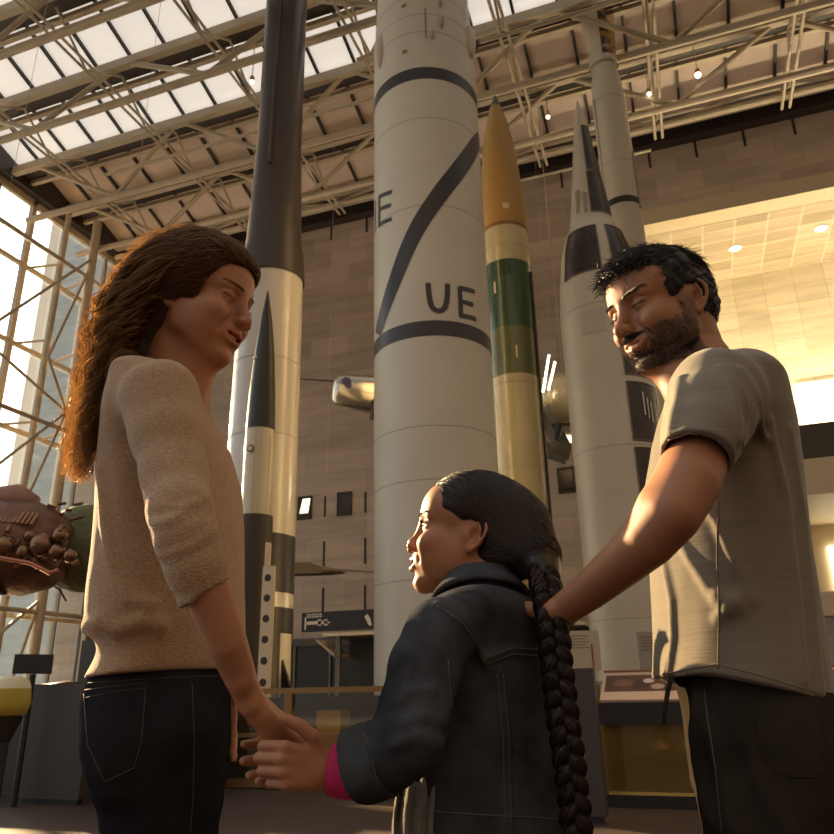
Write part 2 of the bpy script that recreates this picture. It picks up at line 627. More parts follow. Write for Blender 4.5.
t = empty("window_truss", (XT, 16.6, 0))
tag(t, "thick steel column with braces by the rear corner of the window wall", "column")
MB().tube([(XT, 16.62, 0), (XT, 16.62, 15.9)], 0.14, 12).build("column", steel_light, t)
for z in ZH[1:-1]:
    MB().tube([(XT, 16.62, z), (WX + 0.05, 16.9, z)], 0.05, 6).build("strut", steel_light, t)
for a_, b_ in (((95, 257), (-40, 346)), ((95, 257), (48, 357)), ((48, 357), (66, 412)), ((-40, 318), (66, 412)), ((66, 412), (-40, 494)), ((66, 412), (26, 500)), ((42, 582), (12, 545)), ((40, 600), (-20, 650)), ((40, 600), (8, 690)), ((26, 500), (45, 575))):
    MB().tube([tp(*a_), tp(*b_)], 0.045, 8).build("brace", steel_light, t)
t = empty("window_truss", (XT, 15.48, 0))
tag(t, "slim steel column left of the thick one along the window wall", "column")
MB().tube([(XT - 0.2, 15.6, 0), (XT - 0.2, 15.6, 15.9)], 0.085, 12).build("column", steel_light, t)
for z in ZH[1:-1]:
    MB().tube([(XT - 0.2, 15.6, z), (WX + 0.05, 15.4, z)], 0.04, 6).build("strut", steel_light, t)
for z, lb in ((8.5, "upper"), (13.75, "topmost"), (3.2, "lowest")):
    o = MB().tube([(XT, 6.5, z), (XT, 19.6, z)], 0.07, 8).build("window_rail", steel_light)
    tag(o, lb + " horizontal steel tube tying the window wall columns", "tube", "tubes tying the window columns")

# buildings outside the windows
ext = brick_mat("outside_stone", (0.42, 0.5, 0.56), (0.48, 0.56, 0.62), (0.36, 0.43, 0.48), 1.6, 0.8, rough=0.8)
pale = mat("outside_pale_stone", (0.86, 0.82, 0.74), 0.8)
tx0 = onp(46, 330, 1, 23.5)[0]
o = MB().box(tx0, -18.9, 23.5, 30, -1, 24).build("stone_tower", ext, origin=(0, 0, 0))
tag(o, "bluish stone tower outside, behind the right part of the tall windows", "building")
px0, px1 = onp(34, 330, 1, 30.5)[0], onp(56, 330, 1, 30.5)[0]
o = MB().box(px0, px1, 30.5, 34, -1, 36).build("stone_pier", pale, origin=(0, 0, 0))
tag(o, "pale sunlit stone pier outside the tall windows", "building")
o = MB().box(-80, -24, 50, 58, -1, 7.5).build("low_building", ext, origin=(0, 0, 0))
tag(o, "low grey-blue building outside, seen through the bottom of the windows", "building")
o = MB().box(-120, -19, -40, 80, -1.2, -1.0).build("ground_outside", mat("outside_paving", (0.4, 0.42, 0.43), 0.9))
struct(o)

# ------------------------------------------------------------------ rockets
white_r = mat("rocket_white", (0.66, 0.60, 0.48), 0.42, var=(0.7, 0.08, 4), coat=0.0)
black_r = mat("rocket_black", (0.03, 0.026, 0.026), 0.38)
brown_r = mat("rocket_dark_top", (0.055, 0.042, 0.036), 0.36, var=(0.8, 0.3, 4, (1, 1, 0.25)))
silver = mat("bare_metal", (0.62, 0.60, 0.52), 0.22, metal=0.9, bump=("noise", 4, 0.06, 0.02))


def dt(a, b):
    return [a, b]


def cyl_axis(px, py, D):
    c = PW(px, py, D)
    return np.array([c[0], c[1], 0.0])


def rad_at(prof, z):
    return float(np.interp(z, [q[1] for q in prof], [q[0] for q in prof]))


def band(name, c, prof, z0, z1, m, parent, lift=0.004, a0=0, a1=2 * PI, n=96, steps=2):
    zs = np.linspace(z0, z1, steps + 1)
    pr = [(rad_at(prof, z) + lift - 0.003, z) for z in (z0,)] + [(rad_at(prof, z) + lift, z) for z in zs] + [(rad_at(prof, z1) + lift - 0.003, z1)]
    o = MB().lathe((c[0], c[1], 0), pr, n, a0, a1).build(name, m, parent)
    return autosmooth(o)


def wrap_stroke(mb, c, prof, path, w, lift=0.006):
    """path: (angle, z) polyline wrapped on the body, w wide"""
    pts = []
    dense = []
    for i in range(len(path) - 1):
        n = max(2, int(max(abs(path[i + 1][0] - path[i][0]) / 0.03, abs(path[i + 1][1] - path[i][1]) / 0.12)))
        for k in range(n):
            t = k / n
            dense.append((path[i][0] + (path[i + 1][0] - path[i][0]) * t, path[i][1] + (path[i + 1][1] - path[i][1]) * t))
    dense.append(path[-1])
    d = np.array(dense)
    r0 = rad_at(prof, float(d[:, 1].mean()))
    uv = np.stack([d[:, 0] * r0, d[:, 1]], 1)
    if len(path) > 5:
        for _ in range(12):
            uv[1:-1] = 0.25 * uv[:-2] + 0.5 * uv[1:-1] + 0.25 * uv[2:]
    tg = np.gradient(uv, axis=0)
    tg /= np.linalg.norm(tg, axis=1)[:, None] + 1e-9
    nm = np.stack([-tg[:, 1], tg[:, 0]], 1)
    vs, fs = [], []
    nw = 7
    for i in range(len(uv)):
        for j in range(nw):
            q = uv[i] + nm[i] * w * (0.5 - j / (nw - 1))
            r = rad_at(prof, q[1]) + lift
            th = q[0] / r0
            vs.append((c[0] + r * math.cos(th), c[1] + r * math.sin(th), q[1]))
    for i in range(len(uv) - 1):
        for j in range(nw - 1):
            a_ = i * nw + j
            fs.append((a_, a_ + 1, a_ + nw + 1, a_ + nw))
    mb.add(vs, fs)


def surf_angle(c, prof, px, py):
    """angle and height where the sight line of a pixel meets the body"""
    o_ = np.array([0, 0, CZ])
    d = toW(ray(px, py))
    d = d / np.linalg.norm(d)
    best = None
    for t in np.arange(5, 25, 0.004):
        q = o_ + d * t
        if math.hypot(q[0] - c[0], q[1] - c[1]) <= rad_at(prof, q[2]):
            return math.atan2(q[1] - c[1], q[0] - c[0]), q[2]
    return None


def unwrap(a):
    return a if a < 0 else a - 2 * PI


# the big white lettered rocket
c = cyl_axis(432, 330, 10.5)
mainp = [(0.9, 0.0), (0.9, 11.6), (0.885, 11.9), (0.80, 13.6), (0.55, 15.2), (0.0, 16.1)]
t = empty("white_rocket", c)
tag(t, "large white rocket with black bands and the letters UE, behind the child", "rocket")
autosmooth(MB().lathe(c, mainp, 128).build("body", white_r, t), 60)
zb = [surf_angle(c, mainp, 433, 73)[1], surf_angle(c, mainp, 433, 328)[1]]
band("band", c, mainp, zb[0] - 0.12, zb[0] + 0.12, black_r, t)
band("band", c, mainp, zb[1] - 0.12, zb[1] + 0.12, black_r, t)
mb = MB()
path = []
for px, py in ((378, 334), (383, 315), (389, 297), (396, 278), (405, 254), (415, 232), (425, 215), (435, 201), (445, 187), (455, 175), (463, 164), (470, 154), (475.5, 144)):
    s_ = surf_angle(c, mainp, px, py)
    if s_:
        path.append((unwrap(s_[0]), s_[1]))
path.append((path[-1][0] + 0.30, path[-1][1] + 0.30))
wrap_stroke(mb, c, mainp, path, 0.27, 0.006)
mb.build("diagonal_stripe", black_r, t)


def letter(strokes, w, name="letter"):
    mb = MB()
    for st in strokes:
        pth = []
        for px, py in st:
            s_ = surf_angle(c, mainp, px, py)
            if s_:
                pth.append((unwrap(s_[0]), s_[1]))
        if len(pth) > 1:
            wrap_stroke(mb, c, mainp, pth, w, 0.007)
    return mb.build(name, black_r, t)


letter([[(428, 283), (428.5, 305), (431, 310.5), (437, 312), (443, 312), (447.5, 309.5), (448.5, 304), (447.5, 284)]], 0.08)
letter([[(459.5, 287), (461, 318)], [(459, 288), (474.5, 292)], [(460, 301.5), (473, 305)], [(461, 315.5), (476, 319.5)]], 0.075)
letter([[(379.5, 196), (379.5, 227)], [(379, 197.5), (392, 192)], [(379, 210), (391, 205.5)], [(379, 226), (392, 219)]], 0.07)
letter([[(375.6, 200), (375.6, 232)]], 0.05)
# seams, hatches and fittings
seam = mat("seam_line", (0.42, 0.37, 0.29), 0.6)
for z in (2.3, 3.6, 4.35, 7.9, 9.55, 11.35, 11.75, 12.2):
    o = band("seam", c, mainp, z - 0.008, z + 0.008, seam, t, 0.002, steps=1)
rust = mat("rust_mark", (0.30, 0.17, 0.08), 0.7)
for (px, py, w_, h_) in ((404, 6, 0.1, 0.07), (405, 52, 0.1, 0.07)):
    a, z = surf_angle(c, mainp, px, py)
    band("bolt_plate", c, mainp, z - h_ / 2, z + h_ / 2, rust, t, 0.01, a - w_ / 2, a + w_ / 2, 4, 1)
mb = MB()
a, z0 = surf_angle(c, mainp, 426, 39)
a2, z1 = surf_angle(c, mainp, 425, 9)
wrap_stroke(mb, c, mainp, [(unwrap(a), z0), (unwrap(a2), z1)], 0.02, 0.02)
mb.build("pipe", rust, t)
for (px, py, r_) in ((441, 22, 0.10), (432, 35, 0.07), (440, 3, 0.08)):
    a, z = surf_angle(c, mainp, px, py)
    r0 = rad_at(mainp, z)
    q = (c[0] + (r0 + 0.01) * math.cos(a), c[1] + (r0 + 0.01) * math.sin(a), z)
    MB().ball(q, r_, 12, (0.5, 0.5, 1.4)).build("fairing", mat("weathered_white", (0.40, 0.36, 0.28), 0.6), t, smooth=True)
for (px, py) in ((380, 52), (471, 42)):
    a, z = surf_angle(c, mainp, min(px, 470), py)
    r0 = rad_at(mainp, z)
    q = np.array((c[0] + (r0 + 0.0) * math.cos(a), c[1] + (r0 + 0.0) * math.sin(a), z))
    MB().ball(q, 0.17, 14, (0.6, 0.6, 2.2)).build("fairing", white_r, t, smooth=True)
mb = MB()
for k in range(4):
    a, z = surf_angle(c, mainp, 469, 28 + k * 9)
    r0 = rad_at(mainp, z) + 0.03
    wrap_stroke(mb, c, mainp, [(unwrap(a) - 0.06, z), (unwrap(a) + 0.12, z)], 0.02, 0.03)
mb.build("rungs", rust, t)
band("base_ring", c, mainp, 0.0, 0.35, mat("base_grey", (0.25, 0.23, 0.2), 0.5), t, 0.05)
# floodlight bracket on the left of its top
cc = onp(357, 60, 1, 12.5)
o = empty("hanging_spotlight", cc)
tag(o, "pale spotlight cluster with arms hanging left of the white rocket's top", "spotlight")
MB().tube([cc, cc + np.array([0.55, 0, 0.05])], 0.05, 8).build("arm", steel_light, o)
MB().tube([cc + np.array([0.45, 0, 0]), cc + np.array([0.75, 0, 0.75])], [0.12, 0.08], 10).build("lamp_head", steel_light, o)
MB().tube([cc + np.array([0.45, 0, 0]), cc + np.array([1.05, 0, -0.45])], 0.06, 10).build("bracket", steel_light, o)
MB().tube([cc + np.array([0.5, 0, 0.4]), cc + np.array([0.5, 0, 2.2])], 0.015, 6).build("stem", steel_light, o)

# dark topped rocket
c = cyl_axis(271, 300, 12.0)
dk = [(0.62, 0.0), (0.585, 4.0), (0.56, 8.0), (0.50, 9.0), (0.47, 9.9), (0.43, 11.2), (0.425, 15.2), (0.3, 16.2), (0, 16.4)]
t = empty("dark_topped_rocket", c)
tag(t, "tall rocket with dark brown top and white body behind the long haired person's face", "rocket")
autosmooth(MB().lathe(c, [q for q in dk if q[1] < 8.02], 96).build("body", mat("rocket_gloss_white", (0.60, 0.57, 0.50), 0.22, coat=0.6), t), 60)
autosmooth(MB().lathe(c, [(0.56, 8.0)] + [q for q in dk if q[1] > 8.02], 96).build("upper_stage", brown_r, t), 60)
band("shoulder", c, dk, 8.0, 8.6, brown_r, t, 0.03)
a = math.atan2(-c[1], -c[0])
band("band", c, dk, 2.42, 3.32, black_r, t)
band("band", c, dk, 1.82, 2.2, black_r, t)
for k in range(8):
    band("stripe", c, dk, 0.2, 1.82, black_r, t, 0.004, a + k * PI / 4 + 0.5, a + k * PI / 4 + 0.72, 6)
mb = MB()
mb.tube([(c[0] + rad_at(dk, z) * math.cos(a - 0.35) * 1.03, c[1] + rad_at(dk, z) * math.sin(a - 0.35) * 1.03, z) for z in (10.3, 11.4, 12.6, 14.8)], 0.035, 8)
mb.build("conduit", brown_r, t)
fin = MB()
for k in range(4):
    a_ = a + 0.8 + k * PI / 2
    d_ = np.array([math.cos(a_), math.sin(a_), 0])
    fin.prism([c + d_ * 0.58 + np.array([0, 0, 0.1]), c + d_ * 1.0 + np.array([0, 0, 0.1]), c + d_ * 0.9 + np.array([0, 0, 0.8]), c + d_ * 0.58 + np.array([0, 0, 1.5])], np.array([-d_[1], d_[0], 0]) * 0.04)
fin.build("fins", black_r, t)
band("seam", c, dk, 4.95, 4.97, seam, t, 0.004)
band("seam", c, dk, 6.3, 6.32, seam, t, 0.004)

# slim sounding rocket in front of it, with its perforated launch rail
c = cyl_axis(262, 400, 11.0)
th = [(0.20, 0.9), (0.225, 1.6), (0.225, 4.8), (0.205, 5.4), (0.165, 6.05), (0.10, 6.7), (0.015, 7.25), (0, 7.28)]
t = empty("slim_rocket", c)
tag(t, "slim rocket with a black needle nose, standing just in front of the dark topped rocket", "rocket")
autosmooth(MB().lathe(c, [q for q in th if q[1] < 4.85], 64).build("body", mat("cream_paint", (0.62, 0.56, 0.40), 0.25, coat=0.4), t), 60)
autosmooth(MB().lathe(c, [(0.226, 4.8)] + [q for q in th if q[1] > 4.85], 64).build("nose_cone", mat("nose_black", (0.025, 0.022, 0.02), 0.35), t), 60)
band("booster", c, [(0.24, 0), (0.24, 3.5)], 0.05, 3.45, mat("booster_dark", (0.045, 0.035, 0.025), 0.5), t, 0.02)
a = math.atan2(-c[1], -c[0])
q = np.array([c[0] + 0.24 * math.cos(a - 0.55), c[1] + 0.24 * math.sin(a - 0.55), 4.45])
MB().tube([q, q + np.array([math.cos(a - 0.55), math.sin(a - 0.55), 0]) * 0.015], 0.06, 20).build("emblem_ring", mat("ring_grey", (0.12, 0.11, 0.1), 0.4), t)
MB().tube([q, q + np.array([math.cos(a - 0.55), math.sin(a - 0.55), 0]) * 0.02], 0.036, 20).build("emblem", cream, t)
MB().ball((c[0] + 0.15 * math.cos(a - 1), c[1] + 0.15 * math.sin(a - 1), 6.0), 0.05, 10).build("stud", cream, t)
mb = MB()
for k in (-0.35, 0.15, 0.75):
    mb.tube([(c[0] + 0.228 * math.cos(a + k), c[1] + 0.228 * math.sin(a + k), z) for z in (1.5, 4.7)], 0.008, 6)
mb.build("ribs", mat("cream_paint", (0.62, 0.56, 0.40)), t)
c2 = PW(268, 600, 10.4)
t = empty("launch_rail", (c2[0], c2[1], 0))
tag(t, "cream launch rail with a row of round holes beside the slim rocket's base", "rail")
rail = MB().box(c2[0] - 0.085, c2[0] + 0.085, c2[1] - 0.03, c2[1] + 0.03, 0, 2.62).box(c2[0] - 0.06, c2[0] - 0.01, c2[1] - 0.04, c2[1] + 0.04, 2.62, 2.95).build("beam", cream, t)
for k in range(9):
    z = 0.3 + 0.27 * k
    MB().tube([(c2[0], c2[1] - 0.036, z), (c2[0], c2[1] - 0.03, z)], 0.05, 16).build("hole", mat("hole_dark", (0.05, 0.04, 0.035), 0.8), t)

# yellow nosed green banded rocket
c = cyl_axis(509, 300, 13.0)
gr = [(0.46, 0.0), (0.46, 9.7), (0.44, 10.3), (0.39, 11.1), (0.33, 11.75), (0.23, 12.35), (0.12, 12.8), (0.08, 12.95), (0.03, 13.1), (0, 13.15)]
t = empty("yellow_nosed_rocket", c)
tag(t, "rocket with an orange-yellow nose cone and green bands, right of the big white rocket", "rocket")
z_of = lambda py: surf_angle(c, gr, 511, py)[1]
zw, zg, zo, zc = z_of(222), z_of(258), z_of(325), z_of(373)
yel = mat("nose_yellow", (0.50, 0.29, 0.075), 0.45, var=(1.2, 0.2, 5, (1, 1, 0.4)))
autosmooth(MB().lathe(c, [q for q in gr if q[1] < 9] + [(0.46, zc)], 96).build("body", mat("rocket_cream", (0.62, 0.54, 0.30), 0.3, var=(0.9, 0.12, 4), coat=0.5), t), 60)
band("band", c, gr, zc, zo, mat("olive_paint", (0.13, 0.14, 0.045), 0.3, coat=0.4), t, 0.0)
band("band", c, gr, zo, zg, mat("green_paint", (0.035, 0.085, 0.035), 0.3, coat=0.5), t, 0.0)
band("band", c, gr, zg, zw, mat("rocket_cream", (0.6, 0.55, 0.3)), t, 0.0, steps=6)
autosmooth(MB().lathe(c, [(rad_at(gr, zw), zw)] + [q for q in gr if zw < q[1] < 12.9], 96).build("nose_cone", yel, t), 60)
autosmooth(MB().lathe(c, [q for q in gr if q[1] > 12.7], 48).build("tip", mat("tip_green", (0.10, 0.11, 0.07), 0.5), t), 60)
band("ring", c, gr, zw - 0.04, zw + 0.04, mat("ring_brown", (0.28, 0.15, 0.05), 0.5), t, 0.006)
band("lower_sleeve", c, gr, 0.1, 3.75, mat("sleeve_khaki", (0.33, 0.27, 0.13), 0.5), t, 0.012)
a = math.atan2(-c[1], -c[0])
MB().tube([(c[0] + 0.475 * math.cos(a + 1.28), c[1] + 0.475 * math.sin(a + 1.28), z) for z in (0.2, 8.6)], 0.03, 8).build("conduit", mat("conduit_dark", (0.05, 0.045, 0.03), 0.35), t)
band("placard", c, gr, zw + 0.32, zw + 0.45, cream, t, 0.008, a + 0.0, a + 0.28, 6, 1)
band("placard", c, gr, zg - 0.7, zg - 0.45, cream, t, 0.008, a - 0.62, a - 0.52, 3, 1)
band("placard", c, gr, zc + 0.3, zc + 0.55, cream, t, 0.008, a + 0.12, a + 0.2, 3, 1)
band("hatch", c, gr, zg - 0.35, zg - 0.02, mat("green_dark", (0.03, 0.065, 0.03), 0.35), t, 0.008, a - 0.32, a + 0.15, 6, 1)
for z in (4.6, 6.2, zg + 0.35):
    band("seam", c, gr, z, z + 0.012, seam, t, 0.003, steps=1)

# cutaway missile with pointed nose
c = cyl_axis(612, 400, 12.0)
po = [(0.74, 0.0), (0.74, 7.1), (0.70, 7.75), (0.62, 8.4), (0.50, 8.84), (0.46, 8.88), (0.40, 9.08), (0.10, 11.6), (0.02, 12.0), (0, 12.05)]
t = empty("cutaway_missile", c)
tag(t, "white pointed missile with dark cutaway windows, left of the bearded person's face", "rocket")
autosmooth(MB().lathe(c, po, 96).build("body", white_r, t), 35)
a = math.atan2(-c[1], -c[0])
cut = mat("cutaway_inside", (0.045, 0.03, 0.024), 0.25, var=(7, 0.6, 4, (1, 1, 0.3)))


def cutw(a0, a1, z0, z1, nm="cutaway_window", m=cut, lift=0.008):
    o = band(nm, c, po, z0, z1, m, t, lift, a + a0, a + a1, 14, 6)
    fr = MB()
    for (u0, v0, u1, v1) in ((a0, z0, a1, z0), (a1, z0, a1, z1), (a1, z1, a0, z1), (a0, z1, a0, z0)):
        pts = []
        for k in range(9):
            aa = a + u0 + (u1 - u0) * k / 8
            zz = v0 + (v1 - v0) * k / 8
            r_ = rad_at(po, zz) + lift
            pts.append((c[0] + r_ * math.cos(aa), c[1] + r_ * math.sin(aa), zz))
        fr.tube(pts, 0.012, 6)
    f_ = fr.build("cutaway_frame", mat("frame_grey", (0.2, 0.17, 0.14), 0.4), t)
    return o


cutw(-0.95, 0.12, 7.76, 8.76)
cutw(0.42, 1.35, 7.76, 8.76)
cutw(0.05, 1.2, 9.14, 10.1)
cutw(0.1, 1.25, 10.15, 11.3)
for z0, z1 in ((5.75, 6.55), (4.62, 5.62), (3.2, 4.5), (1.9, 3.1)):
    cutw(0.35, 1.25, z0, z1)
pipes_m = mat("inner_pipes", (0.75, 0.7, 0.6), 0.3, metal=0.6)
for (aa, z0, z1) in ((0.68, 5.85, 6.02), (0.8, 5.85, 6.0), (0.7, 5.05, 5.45), (0.8, 5.0, 5.35), (0.9, 4.95, 5.3)):
    r_ = rad_at(po, z0) + 0.02
    MB().tube([(c[0] + r_ * math.cos(a + aa), c[1] + r_ * math.sin(a + aa), z0), (c[0] + r_ * math.cos(a + aa), c[1] + r_ * math.sin(a + aa), z1)], 0.012, 6).build("inner_pipe", pipes_m, t)
for (aa, z0, z1) in ((-0.6, 9.2, 9.7), (-0.2, 9.15, 9.6)):
    r_ = rad_at(po, z0 + 0.1) - 0.02
    MB().tube([(c[0] + r_ * math.cos(a + aa), c[1] + r_ * math.sin(a + aa), z0), (c[0] + (r_ - 0.03) * math.cos(a + aa), c[1] + (r_ - 0.03) * math.sin(a + aa), z1)], 0.05, 8).build("nozzle", mat("weathered_white", (0.4, 0.36, 0.28)), t)
band("base_ring", c, po, 0.2, 1.05, mat("base_grey", (0.25, 0.23, 0.2)), t, 0.06)
for z in (1.9, 4.55, 7.1):
    band("seam", c, po, z, z + 0.012, seam, t, 0.003, steps=1)
band("hatch", c, po, 6.55, 7.0, mat("hatch_white", (0.6, 0.545, 0.43), 0.45), t, 0.008, a - 0.5, a + 0.05, 8, 1)

# slim rocket at the right whose top leaves the frame
c = cyl_axis(611, 120, 14.0)
sc = [(0.40, 0.0), (0.385, 11.0), (0.375, 13.9), (0.34, 14.3), (0.30, 14.6), (0.29, 14.9), (0.30, 15.0), (0.36, 15.9), (0.40, 16.3), (0.40, 17.4)]
scs = [q for q in sc if q[1] < 14.95]
t = empty("tall_slim_rocket", c)
tag(t, "tallest slim white rocket with a cutaway top, behind the pointed missile", "rocket")
autosmooth(MB().lathe(c, scs, 64).build("body", white_r, t), 60)
a = math.atan2(-c[1], -c[0])
autosmooth(MB().lathe(c, sc[5:] + [(0, 17.4)], 48, a - PI, a + 0.02).build("shroud", white_r, t), 60)
band("collar", c, [(0.31, 0), (0.31, 20)], 14.8, 14.98, white_r, t, 0.02)
autosmooth(MB().lathe(c, [(q[0] + 0.0, q[1]) for q in sc[6:]], 32, a + 0.02, a + PI).build("shroud_glass", glass_mat("shroud_glass", (0.85, 0.75, 0.62), solid=0.15, scol=(0.4, 0.3, 0.2)), t), 60)
MB().lathe(c, [(0.2, 15.0), (0.24, 17.3), (0, 17.3)], 32).build("inner_core", mat("core_brown", (0.12, 0.045, 0.02), 0.35), t, smooth=True)
for k in range(5):
    MB().lathe(c, [(0.22, 15.2 + 0.4 * k), (0.27, 15.25 + 0.4 * k), (0.27, 15.32 + 0.4 * k), (0.22, 15.37 + 0.4 * k)], 32).build("core_ring", mat("core_silver", (0.7, 0.55, 0.35), 0.25, metal=0.8), t, smooth=True)
zq = surf_angle(c, sc, 627, 198)[1]
band("band", c, sc, zq - 0.08, zq + 0.08, black_r, t)
for z in (13.7, 11.9):
    band("seam", c, sc, z, z + 0.015, seam, t, 0.003, steps=1)
MB().tube([(c[0] + 0.39 * math.cos(a - 1.0), c[1] + 0.39 * math.sin(a - 1.0), z) for z in (9, 13.8)], 0.025, 6).build("conduit", white_r, t)
MB().tube([(c[0] + 0.39 * math.cos(a + 1.2), c[1] + 0.39 * math.sin(a + 1.2), z) for z in (10.7, 12.2)], 0.035, 6).build("conduit", seam, t)

# ------------------------------------------------------------------ hanging craft
def fuselage(prof, c, d, up=(0, 0, 1), n=32):
    """lathe about a horizontal axis: prof (s, r)"""
    d = np.array(d, float)
    d /= np.linalg.norm(d)
    mb = MB()
    mb.tube([np.array(c) + d * s for s, r in prof], [max(r, 0.004) for s, r in prof], n)
    return mb


cc = PW(338, 390, 15.0)
dx = toW(np.array([1.0, 0.25, -0.06]))
t = empty("silver_aircraft", cc)
tag(t, "silver jet fuselage with a thin nose probe, hanging behind the white lettered rocket", "aircraft")
autosmooth(fuselage([(-0.12, 0.10), (-0.1, 0.26), (0.0, 0.34), (0.5, 0.40), (1.5, 0.5), (3.4, 0.5), (5.2, 0.28)], cc, dx).build("fuselage", silver, t), 50)
MB().tube([cc + np.array([0, 0, 0.2]), cc + toW(np.array([-0.85, -0.05, 0.26]))], [0.022, 0.012], 8).build("nose_probe", steel_dark, t)
q = cc + toW(np.array([0.22, -0.40, 0.02]))
MB().tube([q, q + toW(np.array([0.01, -0.02, 0.0]))], 0.1, 16).build("emblem", mat("emblem_blue", (0.05, 0.05, 0.16), 0.4), t)
q = cc + toW(np.array([0.86, -0.25, -0.35]))
MB().tube([q, q + toW(np.array([-0.12, 0, -0.42]))], [0.06, 0.05], 8).build("wheel_strut", steel_dark, t)
q = cc + toW(np.array([2.2, 0.2, 0]))
MB().prism([q + toW(np.array([-0.6, -0.3, 0])), q + toW(np.array([0.5, -0.3, 0])), q + toW(np.array([0.9, 2.6, 0])), q + toW(np.array([0.3, 2.6, 0]))], (0, 0, 0.06)).build("wing", silver, t)
MB().tube([cc + np.array([1.5, 0, 0.3]), (cc[0] + 1.5, cc[1], HC)], 0.004, 5).build("cable", steel_light, t)

# small dark winged craft low behind
t = empty("dark_winged_aircraft", PW(330, 568, 16.0))
tag(t, "small dark winged craft seen edge-on against the lower rear wall", "aircraft")
pts = [PW(286, 574, 16.0), PW(290, 563, 16.0), PW(309, 562, 16.0), PW(324, 568, 16.0), PW(340, 571, 16.0), PW(322, 573, 16.0)]
MB().prism(pts, toW(np.array([0.1, 0.5, 0.02]))).build("wing", mat("craft_olive", (0.10, 0.085, 0.06), 0.5), t)
MB().tube([PW(322, 569, 15.9), PW(374, 572, 15.6)], [0.03, 0.015], 8).build("boom", mat("boom_brown", (0.18, 0.12, 0.07), 0.5), t)
MB().tube([PW(322, 569, 15.9), PW(340, 571, 15.9)], [0.06, 0.04], 8).build("pod", mat("boom_brown", (0.2, 0.15, 0.08)), t)
MB().tube([PW(325, 567, 15.9), np.append(PW(325, 567, 15.9)[:2], HC)], 0.004, 5).build("cable", steel_light, t)

# polished aircraft between the yellow-nosed rocket and the missile
cc = PW(556, 400, 16.0)
t = empty("polished_aircraft", cc)
tag(t, "polished aircraft nose glinting between the green banded rocket and the pointed missile", "aircraft")
autosmooth(fuselage([(-0.55, 0.10), (-0.4, 0.42), (-0.1, 0.62), (0.5, 0.74), (1.6, 0.78), (2.3, 0.6)], cc, toW(np.array([0.55, 1.0, 0.22]))).build("fuselage", mat("polished_cream", (0.85, 0.74, 0.5), 0.25, metal=0.5), t), 50)
w0 = PW(545, 405, 15.2)
MB().prism([PW(543, 408, 15.2), PW(549, 404, 15.2), PW(572, 446, 15.2), PW(562, 448, 15.2)], toW(np.array([0.15, 1.2, 0.05]))).build("wing", mat("craft_grey", (0.16, 0.14, 0.11), 0.4), t)
MB().prism([PW(546, 440, 15.5), PW(546, 450, 15.5), PW(566, 457, 15.5)], toW(np.array([0.1, 0.6, 0.0]))).build("tailplane", mat("craft_grey", (0.2, 0.17, 0.13)), t)
MB().tube([PW(552, 425, 15.1), PW(574, 424, 15.1)], 0.03, 6).build("strut", steel_dark, t)
MB().tube([PW(560, 424, 15.1), PW(557, 440, 15.1)], [0.1, 0.06], 8).build("engine", steel_dark, t)
MB().tube([cc, (cc[0], cc[1], HC)], 0.004, 5).build("cable", steel_light, t)
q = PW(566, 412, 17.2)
t = empty("reflection_glow", q)  # added glowing oval in place of a bright reflection, not a lamp
tag(t, "oval glow added as a bright reflection behind the polished aircraft left of the pointed missile", "lamp")
MB().ball(q, 0.42, 24, (0.8, 0.8, 1.9)).build("glow_oval", mat("reflection_emission", (1, 1, 1), 0.4, emit=(1.0, 0.86, 0.55), estr=3.2), t, smooth=True)
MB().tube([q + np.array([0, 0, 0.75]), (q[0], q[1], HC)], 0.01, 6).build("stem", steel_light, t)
tube_on = mat("tube_lamp", (1, 1, 1), 0.4, emit=(1.0, 0.9, 0.62), estr=7.0)
for a_, b_, lb in (((543, 392), (549, 355), "left one of two glowing tube lamps beside the green banded rocket"), ((548.5, 390), (555, 362), "right one of two glowing tube lamps beside the green banded rocket")):
    o = MB().tube([PW(*a_, 14.6), PW(*b_, 14.6)], 0.025, 8).build("tube_lamp", tube_on)
    tag(o, lb, "lamp", "pair of tube lamps")

# bronze spacecraft hanging at the left
bronze = mat("bronze_skin", (0.17, 0.085, 0.055), 0.38, metal=0.45, var=(6, 0.35, 4), bump=("noise", 18, 0.6, 0.02))
t = empty("bronze_spacecraft", PW(-20, 545, 9.0))
tag(t, "bronze spacecraft module with round tanks and ribs in front of the windows at the left", "spacecraft")
ax = PW(-60, 540, 9.0)
bx = PW(66, 552, 9.0)
d_ = bx - ax
MB().tube([ax, ax + d_ * 0.72, ax + d_ * 0.9, bx], [0.58, 0.56, 0.46, 0.30], 32).build("body", bronze, t, smooth=True)
for k in range(26):
    s_ = 0.02 + k * 0.034
    q = ax + d_ * s_
    MB().tube([q + toW(np.array([0, -0.40, 0.36])), q + toW(np.array([0, -0.53, 0.20]))], 0.018, 6).build("rib", mat("rib_bronze", (0.3, 0.17, 0.1), 0.35, metal=0.6), t)
for px, py, r_ in ((6, 546, 0.13), (24, 552, 0.09), (42, 545, 0.14), (57, 552, 0.10), (60, 536, 0.09), (70, 556, 0.08), (30, 536, 0.07)):
    q = PW(px, py, 8.5)
    MB().ball(q, r_, 16).build("tank", mat("tank_bronze", (0.22, 0.13, 0.08), 0.18, metal=0.8), t, smooth=True)
MB().tube([PW(-10, 556, 8.4), PW(30, 563, 8.4), PW(50, 573, 8.4), PW(58, 570, 8.4)], 0.025, 8).build("pipe", mat("pipe_copper", (0.4, 0.16, 0.09), 0.3, metal=0.6), t)
MB().tube([PW(-60, 512, 9.0), PW(20, 500, 9.0), PW(34, 505, 9.0)], [0.22, 0.2, 0.12], 16).build("upper_fairing", mat("fairing_rose", (0.30, 0.17, 0.13), 0.5, bump=("noise", 20, 0.5, 0.02)), t, smooth=True)
